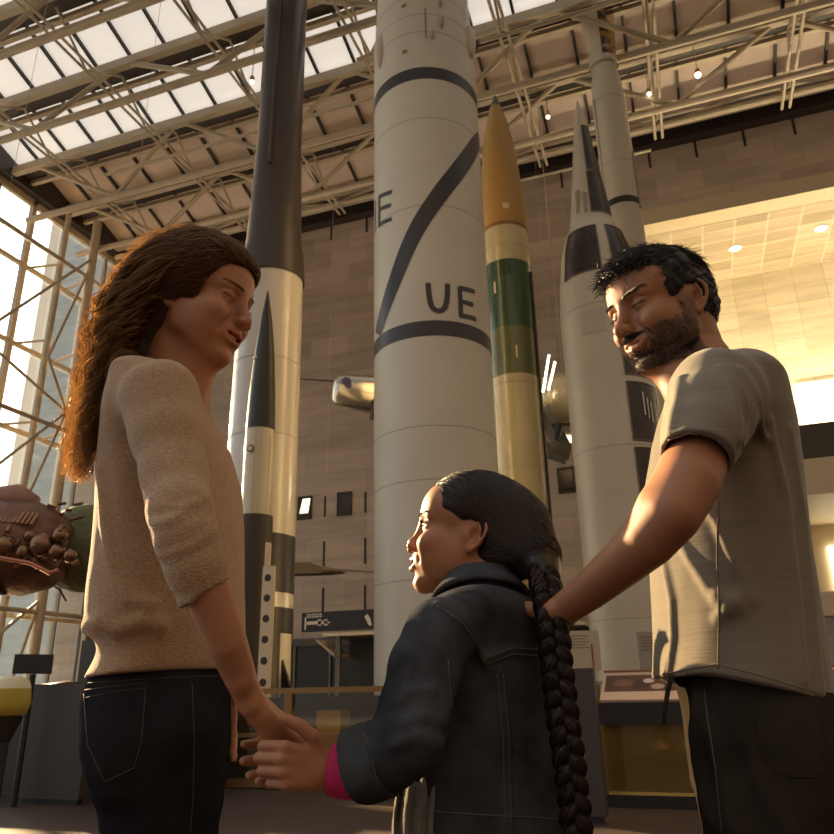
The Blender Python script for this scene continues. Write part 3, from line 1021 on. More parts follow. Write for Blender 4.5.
for k in range(14):
    qx, qy = 2 + k * 5.2 + rnd.uniform(-2, 2), 530 + rnd.uniform(0, 42)
    MB().tube([PW(qx, qy, 8.43), PW(qx + rnd.uniform(-4, 8), qy + rnd.uniform(-7, 7), 8.46), PW(qx + rnd.uniform(4, 12), qy + rnd.uniform(-6, 10), 8.5)], rnd.uniform(0.012, 0.028), 8).build("fitting", MATS["tank_bronze"] if k % 2 else bronze, t)
for px, py in ((40, 508), (48, 505), (58, 504), (52, 512), (66, 510), (74, 505), (70, 520)):
    MB().tube([PW(px, py, 8.9), PW(px + rnd.uniform(6, 14), py - rnd.uniform(-6, 8), 8.9)], 0.02, 6).build("fitting", bronze, t)
MB().tube([PW(-40, 577, 8.8), PW(6, 576, 8.8)], 0.22, 12).build("skirt", mat("skirt_dark", (0.05, 0.025, 0.02), 0.6), t)
MB().tube([PW(31, 575, 8.9), PW(32, 588, 8.9)], [0.12, 0.07], 12).build("nozzle", mat("nozzle_grey", (0.2, 0.19, 0.16), 0.4), t)
MB().tube([ax, (ax[0], ax[1], HC)], 0.004, 5).build("cable", steel_light, t)
t = empty("green_spacecraft", PW(82, 545, 9.3))
tag(t, "round green blanketed spacecraft docked against the bronze one at the left", "spacecraft")
green_b = mat("green_blanket", (0.12, 0.14, 0.07), 0.7, bump=("noise", 9, 0.8, 0.05), var=(4, 0.3, 4))
MB().ball(PW(86, 548, 9.6), 0.56, 28, (1, 1, 1)).build("orbital_module", green_b, t, smooth=True)
MB().tube([PW(64, 550, 9.3), PW(80, 549, 9.5)], [0.3, 0.36], 24).build("docking_collar", mat("collar_dark", (0.06, 0.05, 0.04), 0.5, metal=0.4), t, smooth=True)
MB().tube([PW(54, 586, 9.2), PW(60, 590, 9.2), PW(66, 601, 9.2)], 0.012, 6).build("antenna", steel_dark, t)
qq = PW(92, 530, 9.6)
MB().tube([qq, (qq[0], qq[1], HC)], 0.004, 5).build("cable", steel_light, t)

# ------------------------------------------------------------------ things on the floor
brass = mat("brass_rail", (0.24, 0.14, 0.055), 0.3, metal=0.7)
yr = 7.95
xs = [-4.95, -4.25, -3.2]
t = empty("glass_barrier", (-4, yr, 0))
tag(t, "brass framed glass barrier in front of the rockets, behind the joined hands", "barrier")
for x in (-6.6, -4.36, -3.12, -1.0):
    MB().box(x - 0.05, x + 0.05, yr - 0.04, yr + 0.04, 0, 1.0).build("post", brass, t)
MB().box(-6.6, -1.0, yr - 0.05, yr + 0.05, 0.97, 1.03).build("top_rail", brass, t)
MB().box(-6.6, -1.0, yr - 0.03, yr + 0.03, 0.52, 0.56).build("middle_rail", brass, t)
MB().box(-6.6, -1.0, yr - 0.03, yr + 0.03, 0.02, 0.1).build("bottom_rail", brass, t)
MB().box(-6.55, -1.05, yr - 0.006, yr + 0.006, 0.1, 0.97).build("glass_panel", clear_glass, t)
# gold case on the floor behind the barrier
o = MB().box(-4.15, -3.85, 8.2, 8.45, 0, 0.78).build("gold_pedestal", mat("gold_panel", (0.38, 0.24, 0.06), 0.35, metal=0.4))
tag(o, "small gold pedestal behind the glass barrier, above the joined hands", "pedestal")
o = MB().box(-6.5, -1.1, 8.65, 8.8, 0, 0.93).build("low_wall", mat("plinth_dark", (0.03, 0.022, 0.018), 0.5))
# (the plinth carries the barrier side of the rocket pit)
tag(o, "low dark wall behind the glass barrier in front of the white rocket", "low wall")

grey_panel = mat("grey_panel", (0.045, 0.035, 0.030), 0.5)


def slab(px0, px1, py, ptop, label, Yd=6.45):
    a_ = onp(px0, py, 2, 0)
    b_ = onp(px1, py, 2, 0)
    y = (a_[1] + b_[1]) / 2
    zt = onp((px0 + px1) / 2, ptop, 1, y)[2]
    t = empty("info_pillar", ((a_[0] + b_[0]) / 2, y, 0))
    tag(t, label, "pillar")
    MB().box(a_[0], b_[0], y, y + 0.12, 0.05, zt).build("panel", grey_panel, t)
    MB().box(a_[0] + 0.03, b_[0] - 0.03, y + 0.02, y + 0.10, 0, 0.05).build("plinth", black_m, t)
    return t


slab(11, 83, 805, 684, "grey slab pillar at the lower left beside the long haired person's hip")
slab(573, 608, 824, 668, "grey slab pillar behind the child's braid")
# brown framed box behind the left pillar
xa = onp(72, 800, 2, 0)
t = empty("display_plinth", (xa[0] + 0.3, xa[1] + 0.8, 0))
tag(t, "dark brown display plinth between the left grey pillar and the long haired person", "plinth")
MB().box(xa[0] + 0.05, xa[0] + 0.8, xa[1] + 0.35, xa[1] + 1.0, 0.1, 1.0).build("panel", mat("brown_panel", (0.05, 0.032, 0.024), 0.5), t)
MB().box(xa[0] + 0.02, xa[0] + 0.83, xa[1] + 0.32, xa[1] + 1.03, 0.0, 0.1).build("base", mat("brown_base", (0.09, 0.06, 0.045), 0.5), t)

# display case with slanted graphic at the right
yc = 7.35
x0, x1 = -0.88, 1.6
t = empty("display_case", (0.3, yc, 0))
tag(t, "display case with a slanted graphic top and golden glass front beside the bearded person's leg", "display case")
MB().box(x0, x1, yc + 0.02, yc + 0.6, 0.1, 0.66).build("body", mat("gold_interior", (0.22, 0.155, 0.05), 0.35, metal=0.3), t)
MB().box(x0 - 0.02, x1 + 0.02, yc - 0.02, yc + 0.62, 0.0, 0.1).build("base", black_m, t)
MB().box(x0, x1, yc - 0.005, yc + 0.01, 0.12, 0.66).build("glass_front", clear_glass, t)
MB().box(x0 - 0.03, x1 + 0.03, yc - 0.04, yc + 0.62, 0.66, 0.84).build("upper_band", black_m, t)
MB().box(x0, x1, yc - 0.02, yc + 0.004, 0.1, 0.125).build("trim", mat("gold_trim", (0.8, 0.6, 0.2), 0.25, metal=0.8), t)
for x in (0.0, 0.2):
    MB().box(x, x + (0.11 if x < 0.1 else 0.02), yc - 0.012, yc - 0.006, 0.13, 0.6).build("inner_post", mat("post_dark", (0.06, 0.045, 0.02), 0.3) if x < 0.1 else mat("gold_trim"), t)
ct, sn = 0.0, 0.0
g0, g1 = np.array([x0, yc - 0.04, 0.845]), np.array([x0, yc + 0.5, 1.09])
nv = np.array([0, -0.24, 0.54]) / 0.59 * 0.02


def gp(u, v):
    return g0 + np.array([u, 0, 0]) + (g1 - g0) * v


W_ = x1 - x0
MB().prism([gp(0, 0), gp(W_, 0), gp(W_, 1), gp(0, 1)], nv).build("graphic_panel", mat("graphic_cream", (0.50, 0.36, 0.27), 0.4), t)
MB().prism([gp(0.03, 0.28) + nv, gp(W_ - 0.03, 0.28) + nv, gp(W_ - 0.03, 0.85) + nv, gp(0.03, 0.85) + nv], nv * 0.15).build("graphic_band", mat("graphic_brown", (0.085, 0.045, 0.03), 0.35, var=(6, 0.6, 4)), t)
for (u, v, s_, cl) in ((0.42, 0.62, 0.05, (0.5, 0.42, 0.38)), (0.5, 0.42, 0.06, (0.35, 0.26, 0.22)), (0.66, 0.65, 0.07, (0.3, 0.15, 0.1)), (0.2, 0.55, 0.09, (0.14, 0.07, 0.05)), (1.2, 0.55, 0.07, (0.3, 0.2, 0.12))):
    q = [gp(u + s_ * math.cos(k * PI / 6), v + s_ * 1.6 * math.sin(k * PI / 6)) + nv * 1.2 for k in range(12)]
    MB().prism(q, nv * 0.1).build("picture", mat("pic_%d" % int(u * 100), cl, 0.4), t)
MB().prism([gp(0, 0.97) + nv, gp(W_, 0.97) + nv, gp(W_, 1.0) + nv, gp(0, 1.0) + nv], nv * 0.8).build("back_edge", mat("edge_brown", (0.22, 0.11, 0.05), 0.5), t)
ld = bpy.data.lights.new("added_case_fill", "SPOT")  # unseen spot added to warm the case and the floor around it
ld.energy = 160
ld.spot_size = math.radians(34)
ld.spot_blend = 0.8
ld.color = (1.0, 0.62, 0.3)
ld.shadow_soft_size = 0.05
lo = bpy.data.objects.new("added_case_fill", ld)
C.objects.link(lo)
lo.location = (-0.2, 6.9, 4.6)
# posters standing behind the case
for i, (a_, b_, y0_, y1_, lb) in enumerate((((564, 631), (598, 628), 671, 0, "pale information poster behind the grey slab pillar by the braid"),
                                            ((637, 632), (662, 632), 674, 0, "grey information poster left of the bearded person's shirt hem"))):
    D_ = 9.2
    A, B_ = PW(a_[0], a_[1], D_), PW(b_[0], b_[1], D_)
    z1_ = A[2]
    z0_ = PW(a_[0], y0_, D_)[2]
    t = empty("poster_stand", ((A[0] + B_[0]) / 2, (A[1] + B_[1]) / 2, 0))
    tag(t, lb, "poster")
    dd = (B_ - A) * np.array([1, 1, 0])
    cream_p = mat("poster_grey" if i else "poster_cream", (0.34, 0.29, 0.24) if i else (0.5, 0.42, 0.3), 0.5)
    nn = np.array([dd[1], -dd[0], 0]) / np.linalg.norm(dd)
    MB().prism([A, A + dd, A + dd + np.array([0, 0, z0_ - z1_]), A + np.array([0, 0, z0_ - z1_])], -nn * 0.03).build("board", cream_p, t)
    MB().box(t.location[0] - 0.02, t.location[0] + 0.02, t.location[1] + 0.03, t.location[1] + 0.08, 0, z0_ + 0.1).build("stand", steel_dark, t)
    mb = MB()
    for k in range(5):
        q = A + dd * 0.1 + np.array([0, 0, (z0_ - z1_) * (0.12 + 0.075 * k)]) + nn * 0.003
        e = dd * (0.6 - 0.1 * (k % 2))
        mb.prism([q, q + e, q + e - np.array([0, 0, 0.008]), q - np.array([0, 0, 0.008])], nn * 0.001)
    mb.build("text_lines", mat("text_grey", (0.16, 0.14, 0.12), 0.6), t)
    q = A + dd * 0.74 + np.array([0, 0, (z0_ - z1_) * 0.35]) + nn * 0.004
    MB().prism([q, q + dd * 0.05, q + dd * 0.05 + np.array([0, 0, -0.28]), q + np.array([0, 0, -0.28])], nn * 0.001).build("red_rocket_print", mat("print_red", (0.35, 0.07, 0.03), 0.5), t)

# sign board and kiosk against the rear wall
A, B_ = onp(302, 613, 1, 18.0), onp(392, 606, 1, 18.0)
t = empty("sign_board", (A[0], 18.0, 2.6))
tag(t, "long black sign board with white rocket pictures over the kiosk at the rear wall", "sign")
zt, zb_ = A[2], onp(302, 632, 1, 18.0)[2]
MB().box(A[0], A[0] + 6.2, 18.0, 18.15, zb_, zt).build("board", black_m, t)
white_p = mat("sign_white", (0.75, 0.7, 0.6), 0.5)
hh = zt - zb_
mb = MB()
y_ = 17.99
rx, rz = A[0] + 0.15, zb_ + hh * 0.42
mb.prism([(rx, y_, rz - 0.03), (rx + 0.55, y_, rz - 0.03), (rx + 0.7, y_, rz), (rx + 0.55, y_, rz + 0.05), (rx, y_, rz + 0.05)], (0, 0.008, 0))
mb.prism([(rx - 0.06, y_, rz - 0.16), (rx - 0.02, y_, rz - 0.16), (rx - 0.02, y_, rz + 0.16), (rx - 0.06, y_, rz + 0.16)], (0, 0.008, 0))
for q in (0.32, 0.5):
    mb.prism([(rx + q, y_, rz - 0.07), (rx + q + 0.1, y_, rz - 0.07), (rx + q + 0.1, y_, rz + 0.09), (rx + q, y_, rz + 0.09)], (0, 0.008, 0))
mb.build("rocket_picture", white_p, t)
mb = MB()
rx = A[0] + 1.78
mb.prism([(rx, y_, rz + 0.1), (rx + 0.12, y_, rz - 0.12), (rx + 0.2, y_, rz - 0.12), (rx + 0.16, y_, rz + 0.05), (rx + 0.08, y_, rz + 0.16)], (0, 0.008, 0))
mb.build("capsule_picture", white_p, t)
for u, w_ in ((0.15, 0.38), (2.08, 0.7)):
    mb = MB()
    x = A[0] + u
    while x < A[0] + u + w_:
        for dz in ((0.30, 0.42) if u < 1 else (0.32,)):
            mb.prism([(x, y_, zb_ + hh * (dz + 0.42)), (x + 0.05, y_, zb_ + hh * (dz + 0.42)), (x + 0.05, y_, zb_ + hh * (dz + 0.5)), (x, y_, zb_ + hh * (dz + 0.5))], (0, 0.008, 0))
        x += 0.075
    mb.build("lettering", white_p, t)
for x in (A[0] + 0.5, A[0] + 5):
    MB().box(x, x + 0.06, 18.15, WY, zt - 0.15, zt - 0.05).build("bracket", steel_dark, t)
t = empty("kiosk", (-7, 18.9, 0))
tag(t, "dark kiosk with a pale canopy under the sign board at the rear wall", "kiosk")
MB().prism([onp(316, 639, 1, 17.6), onp(334, 654, 1, 17.6), onp(334, 657, 1, 17.6) , onp(316, 641, 1, 17.6)], (0, 1.0, 0)).build("canopy_end", steel_light, t)
q = onp(322, 645, 1, 17.6)
MB().box(q[0], q[0] + 6.5, 17.6, 19.6, 2.28, 2.36).build("canopy", cream, t)
MB().box(q[0] + 0.3, q[0] + 6.5, 18.6, 19.6, 0, 2.28).build("back_panel", mat("kiosk_dark", (0.03, 0.025, 0.022), 0.4), t)
for x in (q[0] + 0.32, q[0] + 2.3):
    MB().box(x, x + 0.12, 17.7, 17.82, 0, 2.28).build("column", mat("kiosk_column", (0.17, 0.15, 0.13), 0.4), t)
t = empty("dark_shopfront", (-10.5, 19.6, 0))
tag(t, "dark glazed shopfront at the foot of the rear wall left of the kiosk", "shopfront")
MB().box(-14.5, -8.6, 19.7, WY, 0, 2.3).build("glazing", mat("shop_dark", (0.02, 0.017, 0.016), 0.12), t)
MB().box(-14.6, -8.5, 19.62, 19.7, 2.2, 2.4).build("header", mat("shop_header", (0.10, 0.085, 0.07), 0.5), t)
for x in (-10.7, -9.6):
    MB().box(x, x + 0.06, 19.64, 19.7, 0, 2.2).build("mullion", mat("kiosk_column"), t)

# bits low at the left edge
q = PW(10, 702, 5.2)
t = empty("yellow_capsule", (q[0], q[1], 0))
tag(t, "rounded cream and yellow capsule model at the left edge of the photo", "capsule")
MB().lathe((q[0] - 0.02, q[1], 0), [(0, 1.12), (0.06, 1.115), (0.11, 1.09), (0.13, 1.04)], 32).build("cap", mat("cap_cream", (0.6, 0.55, 0.4), 0.4), t, smooth=True)
MB().lathe((q[0] - 0.02, q[1], 0), [(0.13, 1.04), (0.14, 0.95), (0.12, 0.88), (0.05, 0.86), (0, 0.86)], 32).build("shell", mat("cap_yellow", (0.42, 0.34, 0.06), 0.4), t, smooth=True)
MB().tube([(q[0] - 0.02, q[1], 0), (q[0] - 0.02, q[1], 0.9)], 0.045, 16).build("stand", black_m, t)
MB().lathe((q[0] - 0.02, q[1], 0), [(0, 0.87), (0.11, 0.87), (0.05, 0.72), (0, 0.72)], 32).build("collar", black_m, t)
q = PW(32, 664, 8.0)
t = empty("monitor", (q[0], q[1], 0))
tag(t, "small black monitor low in front of the windows at the left", "monitor")
rr = toW(np.array([1.0, 0, 0]))
ff = toW(np.array([0, 1.0, 0]))
a_ = q - rr * 0.19
MB().prism([a_ + np.array([0, 0, -0.09]), a_ + rr * 0.38 + np.array([0, 0, -0.1]), a_ + rr * 0.38 + np.array([0, 0, 0.09]), a_ + np.array([0, 0, 0.1])], ff * 0.05).build("screen", black_m, t)
MB().tube([q + ff * 0.05 - np.array([0, 0, 0.1]), (q[0] + ff[0] * 0.05, q[1] + ff[1] * 0.05, 0.0)], 0.03, 10).build("stand", black_m, t)
q = PW(60, 674, 8.6)
t = empty("counter", (q[0], q[1], 0))
tag(t, "dark counter with a brown top under the windows at the left", "counter")
MB().box(q[0] - 3.0, q[0] + 0.4, q[1] + 0.1, q[1] + 0.9, 0, 0.98).build("cabinet", mat("counter_dark", (0.03, 0.025, 0.022), 0.5), t)
MB().box(q[0] - 3.05, q[0] + 0.45, q[1] + 0.05, q[1] + 0.95, 0.98, 1.02).build("top", mat("counter_brown", (0.10, 0.06, 0.04), 0.4), t)
o = MB().tube([(q[0] - 0.5, q[1] + 0.2, 1.07), (q[0] - 0.1, q[1] + 0.25, 1.09), (q[0] + 0.35, q[1] + 0.2, 1.06)], [0.05, 0.07, 0.04], 10).build("bronze_model", mat("tank_bronze"), smooth=True)
tag(o, "small brown metallic model lying on the dark counter at the left", "model")
q = PW(100, 640, 10.5)
o = MB().box(q[0] - 0.3, q[0] + 0.5, q[1], q[1] + 0.6, 0, 1.7).build("dark_cabinet", mat("cabinet_dark", (0.04, 0.035, 0.032), 0.4))
tag(o, "tall dark cabinet under the spacecraft, behind the long haired person's back", "cabinet")
# ------------------------------------------------------------------ implicit surfaces for the people
def nrm(v):
    v = np.asarray(v, float)
    return v / (np.linalg.norm(v) + 1e-12)


class Sdf:
    """ordered list of blended primitives; frame = (R 3x3, origin, scale) of the following primitives"""

    def __init__(s):
        s.ops = []
        s.fr = (np.eye(3), np.zeros(3), 1.0)

    def frame(s, R3=None, o=None, sc=1.0):
        s.fr = (np.eye(3) if R3 is None else np.array(R3, float), np.zeros(3) if o is None else np.array(o, float), sc)
        return s

    def _w(s, p):
        R3, o, sc = s.fr
        return R3 @ (np.array(p, float) * sc) + o

    def cap(s, a, b, ra, rb=None, k=0.01, op="u"):
        rb = ra if rb is None else rb
        sc = s.fr[2]
        A, B = s._w(a), s._w(b)
        ra, rb, k = ra * sc, rb * sc, k * sc
        BA = B - A
        L2 = float(BA @ BA) + 1e-12

        def f(p):
            pa = p - A
            h = np.clip(pa @ BA / L2, 0, 1)
            return np.linalg.norm(pa - h[:, None] * BA, axis=1) - (ra + (rb - ra) * h)
        lo = np.minimum(A - ra, B - rb)
        hi = np.maximum(A + ra, B + rb)
        s.ops.append((op, f, k, lo, hi))
        return s

    def chain(s, pts, rs, k=0.01, op="u"):
        """one tapering limb through several points, blended into the rest with k"""
        sc = s.fr[2]
        W = [s._w(q) for q in pts]
        rs = [r * sc for r in (rs if isinstance(rs, (list, tuple, np.ndarray)) else [rs] * len(pts))]
        k = k * sc

        def f(p):
            d = None
            for i in range(len(W) - 1):
                A, B = W[i], W[i + 1]
                BA = B - A
                pa = p - A
                h = np.clip(pa @ BA / (BA @ BA + 1e-12), 0, 1)
                q = np.linalg.norm(pa - h[:, None] * BA, axis=1) - (rs[i] + (rs[i + 1] - rs[i]) * h)
                d = q if d is None else np.minimum(d, q)
            return d
        Wa = np.array(W)
        m = max(rs)
        s.ops.append((op, f, k, Wa.min(0) - m, Wa.max(0) + m))
        return s

    def limb(s, pts, rs, cut=None, hollow=0.004, k=0.01, depth=0.03, start=None):
        """sleeve: tapering chain ended by a flat cut (point, outward normal), hollow at its mouth"""
        W = [np.array(q, float) for q in pts]
        cp, cn = np.array(cut[0], float), nrm(cut[1])

        def f(p):
            d = None
            for i in range(len(W) - 1):
                BA = W[i + 1] - W[i]
                pa = p - W[i]
                h = np.clip(pa @ BA / (BA @ BA + 1e-12), 0, 1)
                q = np.linalg.norm(pa - h[:, None] * BA, axis=1) - (rs[i] + (rs[i + 1] - rs[i]) * h)
                d = q if d is None else comb(d, q, "u", 0.012)
            pl = (p - cp) @ cn
            inner = np.maximum(d + hollow, -(pl + depth))
            return np.maximum(np.maximum(d, pl), -inner)
        Wa = np.array(W)
        s.ops.append(("u", f, k, Wa.min(0) - max(rs), Wa.max(0) + max(rs)))
        return s

    def plane(s, p0, n, k=0.0):
        """keep the side the normal points away from"""
        p0, n = np.array(p0, float), nrm(n)
        s.ops.append(("i", lambda p: (p - p0) @ n, k, p0 - 9, p0 + 9))
        return s

    def ell(s, c, r, k=0.01, op="u", rot=None):
        R3, o, sc = s.fr
        Cc = s._w(c)
        M = R3 if rot is None else R3 @ np.array(rot)
        r = np.array(r, float) * sc
        k = k * sc

        def f(p):
            q = (p - Cc) @ M
            k0 = np.linalg.norm(q / r, axis=1)
            k1 = np.linalg.norm(q / (r * r), axis=1) + 1e-9
            return k0 * (k0 - 1) / k1
        m = float(r.max())
        s.ops.append((op, f, k, Cc - m, Cc + m))
        return s

    def loft(s, rows, k=0.01, op="u", n=2.0, cap=0.01):
        """rows: (z, cx, cy, sx, sy, rho): sections whose visible half width is sx, depth sy, skewed by rho"""
        a = np.array(sorted(rows), float)
        z = a[:, 0]
        zz = np.linspace(z[0], z[-1], 160)
        cols = []
        for j in range(1, 6):
            # smooth monotone-ish interpolation
            y = np.interp(zz, z, a[:, j])
            for _ in range(10):
                y[1:-1] = 0.25 * y[:-2] + 0.5 * y[1:-1] + 0.25 * y[2:]
            cols.append(y)
        k = k

        def f(p):
            pz = p[:, 2]
            cx, cy, sx, sy, rho = [np.interp(pz, zz, c) for c in cols]
            x = (p[:, 0] - cx) / sx
            y = (p[:, 1] - cy) / sy
            dt_ = 1 - rho * rho
            # inverse covariance of unit-variance pair
            ax = (x - rho * y) / dt_
            ay = (y - rho * x) / dt_
            q2 = np.maximum(x * ax + y * ay, 1e-9)
            k0 = np.sqrt(q2)
            k1 = np.sqrt((ax / sx) ** 2 + (ay / sy) ** 2) / k0 + 1e-9
            d = (k0 - 1) / k1 * np.where(k0 < 1, 1, 1)
            dz = np.maximum(pz - zz[-1], zz[0] - pz)
            dz = dz + 0.0
            # rounded cap
            m_ = np.maximum(d + cap, dz + cap)
            return np.where((d > -cap) & (dz > -cap), np.sqrt(np.maximum(d + cap, 0) ** 2 + np.maximum(dz + cap, 0) ** 2) - cap, m_ - cap)
        mx = a[:, 3].max()
        my = a[:, 4].max()
        s.ops.append((op, f, k, np.array([(a[:, 1] - a[:, 3]).min(), (a[:, 2] - a[:, 4]).min(), z[0]]), np.array([(a[:, 1] + a[:, 3]).max(), (a[:, 2] + a[:, 4]).max(), z[-1]])))
        return s

    def fn(s, f, lo, hi, op="u", k=0.01):
        s.ops.append((op, f, k, np.array(lo, float), np.array(hi, float)))
        return s

    def __call__(s, p):
        p = np.atleast_2d(np.asarray(p, float))
        d = np.full(len(p), 9.0)
        for op, f, k, lo, hi in s.ops:
            d = comb(d, f(p), op, k)
        return d

    def grad(s, p, e=0.0015):
        g = np.zeros_like(p)
        for i in range(3):
            h = np.zeros(3)
            h[i] = e
            g[:, i] = s(p + h) - s(p - h)
        return g / (np.linalg.norm(g, axis=1)[:, None] + 1e-12)

    def snap(s, p, off=0.0, it=4):
        p = np.array(p, float)
        for _ in range(it):
            d = s(p) - off
            p = p - s.grad(p) * d[:, None] * 0.9
        return p


def comb(d, q, op, k):
    if op == "u":
        if k <= 0:
            return np.minimum(d, q)
        h = np.clip(0.5 + 0.5 * (d - q) / k, 0, 1)
        return d * (1 - h) + q * h - k * h * (1 - h)
    if op == "s":      # carve
        if k <= 0:
            return np.maximum(d, -q)
        h = np.clip(0.5 - 0.5 * (d + q) / k, 0, 1)
        return d * (1 - h) - q * h + k * h * (1 - h)
    if op == "i":      # keep inside
        if k <= 0:
            return np.maximum(d, q)
        h = np.clip(0.5 - 0.5 * (d - q) / k, 0, 1)
        return d * (1 - h) + q * h + k * h * (1 - h)
    if op == "d":      # displace near the surface
        return d + q
    raise ValueError(op)


def polygonize(sdf, lo, hi, h):
    """surface nets on a grid filled only near the surface"""
    lo = np.array(lo, float)
    hi = np.array(hi, float)
    B = 8
    nb = np.ceil((hi - lo) / (h * B)).astype(int) + 1
    bi = np.stack(np.meshgrid(*[np.arange(n) for n in nb], indexing="ij"), -1).reshape(-1, 3)
    cen = lo + (bi + 0.5) * B * h
    br = B * h * 0.5 * math.sqrt(3)
    d0 = np.full(len(cen), 9.0)
    for op, f, k, l_, h_ in sdf.ops:
        if op == "u":
            # only where the primitive is near
            gap = np.linalg.norm(np.maximum(np.maximum(l_ - cen, cen - h_), 0), axis=1)
            m = gap < br * 2 + 2 * k + 0.06
            if m.any():
                d0[m] = comb(d0[m], f(cen[m]), op, k)
        elif op == "d":
            continue
        else:
            gap = np.linalg.norm(np.maximum(np.maximum(l_ - cen, cen - h_), 0), axis=1)
            m = (gap < br * 2 + 2 * k + 0.06) if op == "s" else np.ones(len(cen), bool)
            if m.any():
                d0[m] = comb(d0[m], f(cen[m]), op, k)
    act = np.abs(d0) < br * 1.35 + 0.012
    N3 = nb * B
    G = np.where(d0 < 0, -1.0, 1.0).astype(np.float32).reshape(nb)
    G = np.repeat(np.repeat(np.repeat(G, B, 0), B, 1), B, 2)
    ab = bi[act]
    off = np.stack(np.meshgrid(*[np.arange(B)] * 3, indexing="ij"), -1).reshape(-1, 3)
    step = 1200
    for s0 in range(0, len(ab), step):
        blk = ab[s0:s0 + step]
        idx = (blk[:, None, :] * B + off[None]).reshape(-1, 3)
        p = lo + idx * h
        bl = lo + blk * B * h
        bh = bl + B * h
        d = np.full((len(blk), B ** 3), 9.0)
        P3 = p.reshape(len(blk), B ** 3, 3)
        for op, f, k, l_, h_ in sdf.ops:
            gap = np.linalg.norm(np.maximum(np.maximum(l_ - bh, bl - h_), 0), axis=1)
            m = np.ones(len(blk), bool) if op == "i" else gap < k + 0.02
            if m.any():
                q = f(P3[m].reshape(-1, 3)).reshape(-1, B ** 3)
                d[m] = comb(d[m], q, op, k)
        G[idx[:, 0], idx[:, 1], idx[:, 2]] = d.reshape(-1)
    # open boundary guard
    G[0], G[-1] = np.maximum(G[0], 0.001), np.maximum(G[-1], 0.001)
    G[:, 0], G[:, -1] = np.maximum(G[:, 0], 0.001), np.maximum(G[:, -1], 0.001)
    G[:, :, 0], G[:, :, -1] = np.maximum(G[:, :, 0], 0.001), np.maximum(G[:, :, -1], 0.001)
    S = G < 0
    cnt = np.zeros(np.array(S.shape) - 1, np.int8)
    for i in (0, 1):
        for j in (0, 1):
            for k_ in (0, 1):
                cnt += S[i:S.shape[0] - 1 + i, j:S.shape[1] - 1 + j, k_:S.shape[2] - 1 + k_]
    mix = (cnt > 0) & (cnt < 8)
    ci = np.argwhere(mix)
    ids = np.full(cnt.shape, -1, np.int32)
    ids[mix] = np.arange(len(ci))
    corners = np.array([(i, j, k_) for i in (0, 1) for j in (0, 1) for k_ in (0, 1)])
    val = np.stack([G[ci[:, 0] + c[0], ci[:, 1] + c[1], ci[:, 2] + c[2]] for c in corners], 1)
    acc = np.zeros((len(ci), 3))
    n = np.zeros(len(ci))
    for a in range(8):
        for b in range(a + 1, 8):
            if np.abs(corners[a] - corners[b]).sum() == 1:
                va, vb = val[:, a], val[:, b]
                m = (va < 0) != (vb < 0)
                t = va[m] / (va[m] - vb[m])
                acc[m] += corners[a] + (corners[b] - corners[a]) * t[:, None]
                n[m] += 1
    V = lo + (ci + acc / n[:, None]) * h
    F_ = []
    for ax in range(3):
        sl0 = [slice(None)] * 3
        sl1 = [slice(None)] * 3
        sl0[ax] = slice(0, -1)
        sl1[ax] = slice(1, None)
        ch = S[tuple(sl0)] != S[tuple(sl1)]
        e = np.argwhere(ch)
        u, v = [(1, 2), (2, 0), (0, 1)][ax]
        ok = (e[:, u] > 0) & (e[:, v] > 0) & (e[:, u] < S.shape[u] - 1) & (e[:, v] < S.shape[v] - 1)
        e = e[ok]
        du = np.zeros(3, int)
        dv = np.zeros(3, int)
        du[u] = 1
        dv[v] = 1
        q = np.stack([ids[tuple((e - du - dv).T)], ids[tuple((e - dv).T)], ids[tuple(e.T)], ids[tuple((e - du).T)]], 1)
        flip = ~S[tuple(e.T)]
        q[flip] = q[flip][:, ::-1]
        F_.append(q)
    return V, np.concatenate(F_)


def bounds(sdf, pad=0.01):
    lo = np.min([o[3] for o in sdf.ops if o[0] == "u"], axis=0) - pad
    hi = np.max([o[4] for o in sdf.ops if o[0] == "u"], axis=0) + pad
    return lo, hi


def sdf_obj(name, sdf, h, m, parent, lo=None, hi=None, colf=None, relax=1, regions=None):
    regs = regions or [(sdf, lo, hi, h)]
    Vs, Fs, b = [], [], 0
    for sdf, lo_, hi_, h_ in regs:
        l0, h0 = bounds(sdf)
        lo_ = l0 if lo_ is None else np.maximum(lo_, l0)
        hi_ = h0 if hi_ is None else np.minimum(hi_, h0)
        V, Fc = polygonize(sdf, lo_, hi_, h_)
        if relax:
            V = relax_mesh(V, Fc, relax)
        Vs.append(V)
        Fs.append(Fc + b)
        b += len(V)
    V, Fc = np.concatenate(Vs), np.concatenate(Fs)
    o = raw(name, toW(V), Fc, m, parent, smooth=True, colors=colf(V) if colf else None)
    return o


def relax_mesh(V, Fc, it=1):
    for k in range(it):
        for lam in (0.5, -0.35):
            acc = np.zeros_like(V)
            n = np.zeros(len(V))
            for i in range(4):
                a, b = Fc[:, i], Fc[:, (i + 1) % 4]
                for c in range(3):
                    acc[:, c] += np.bincount(a, V[b, c], len(V)) + np.bincount(b, V[a, c], len(V))
                n += np.bincount(a, minlength=len(V)) + np.bincount(b, minlength=len(V))
            ok = n > 0
            V = V.copy()
            V[ok] += lam * (acc[ok] / n[ok, None] - V[ok])
    return V


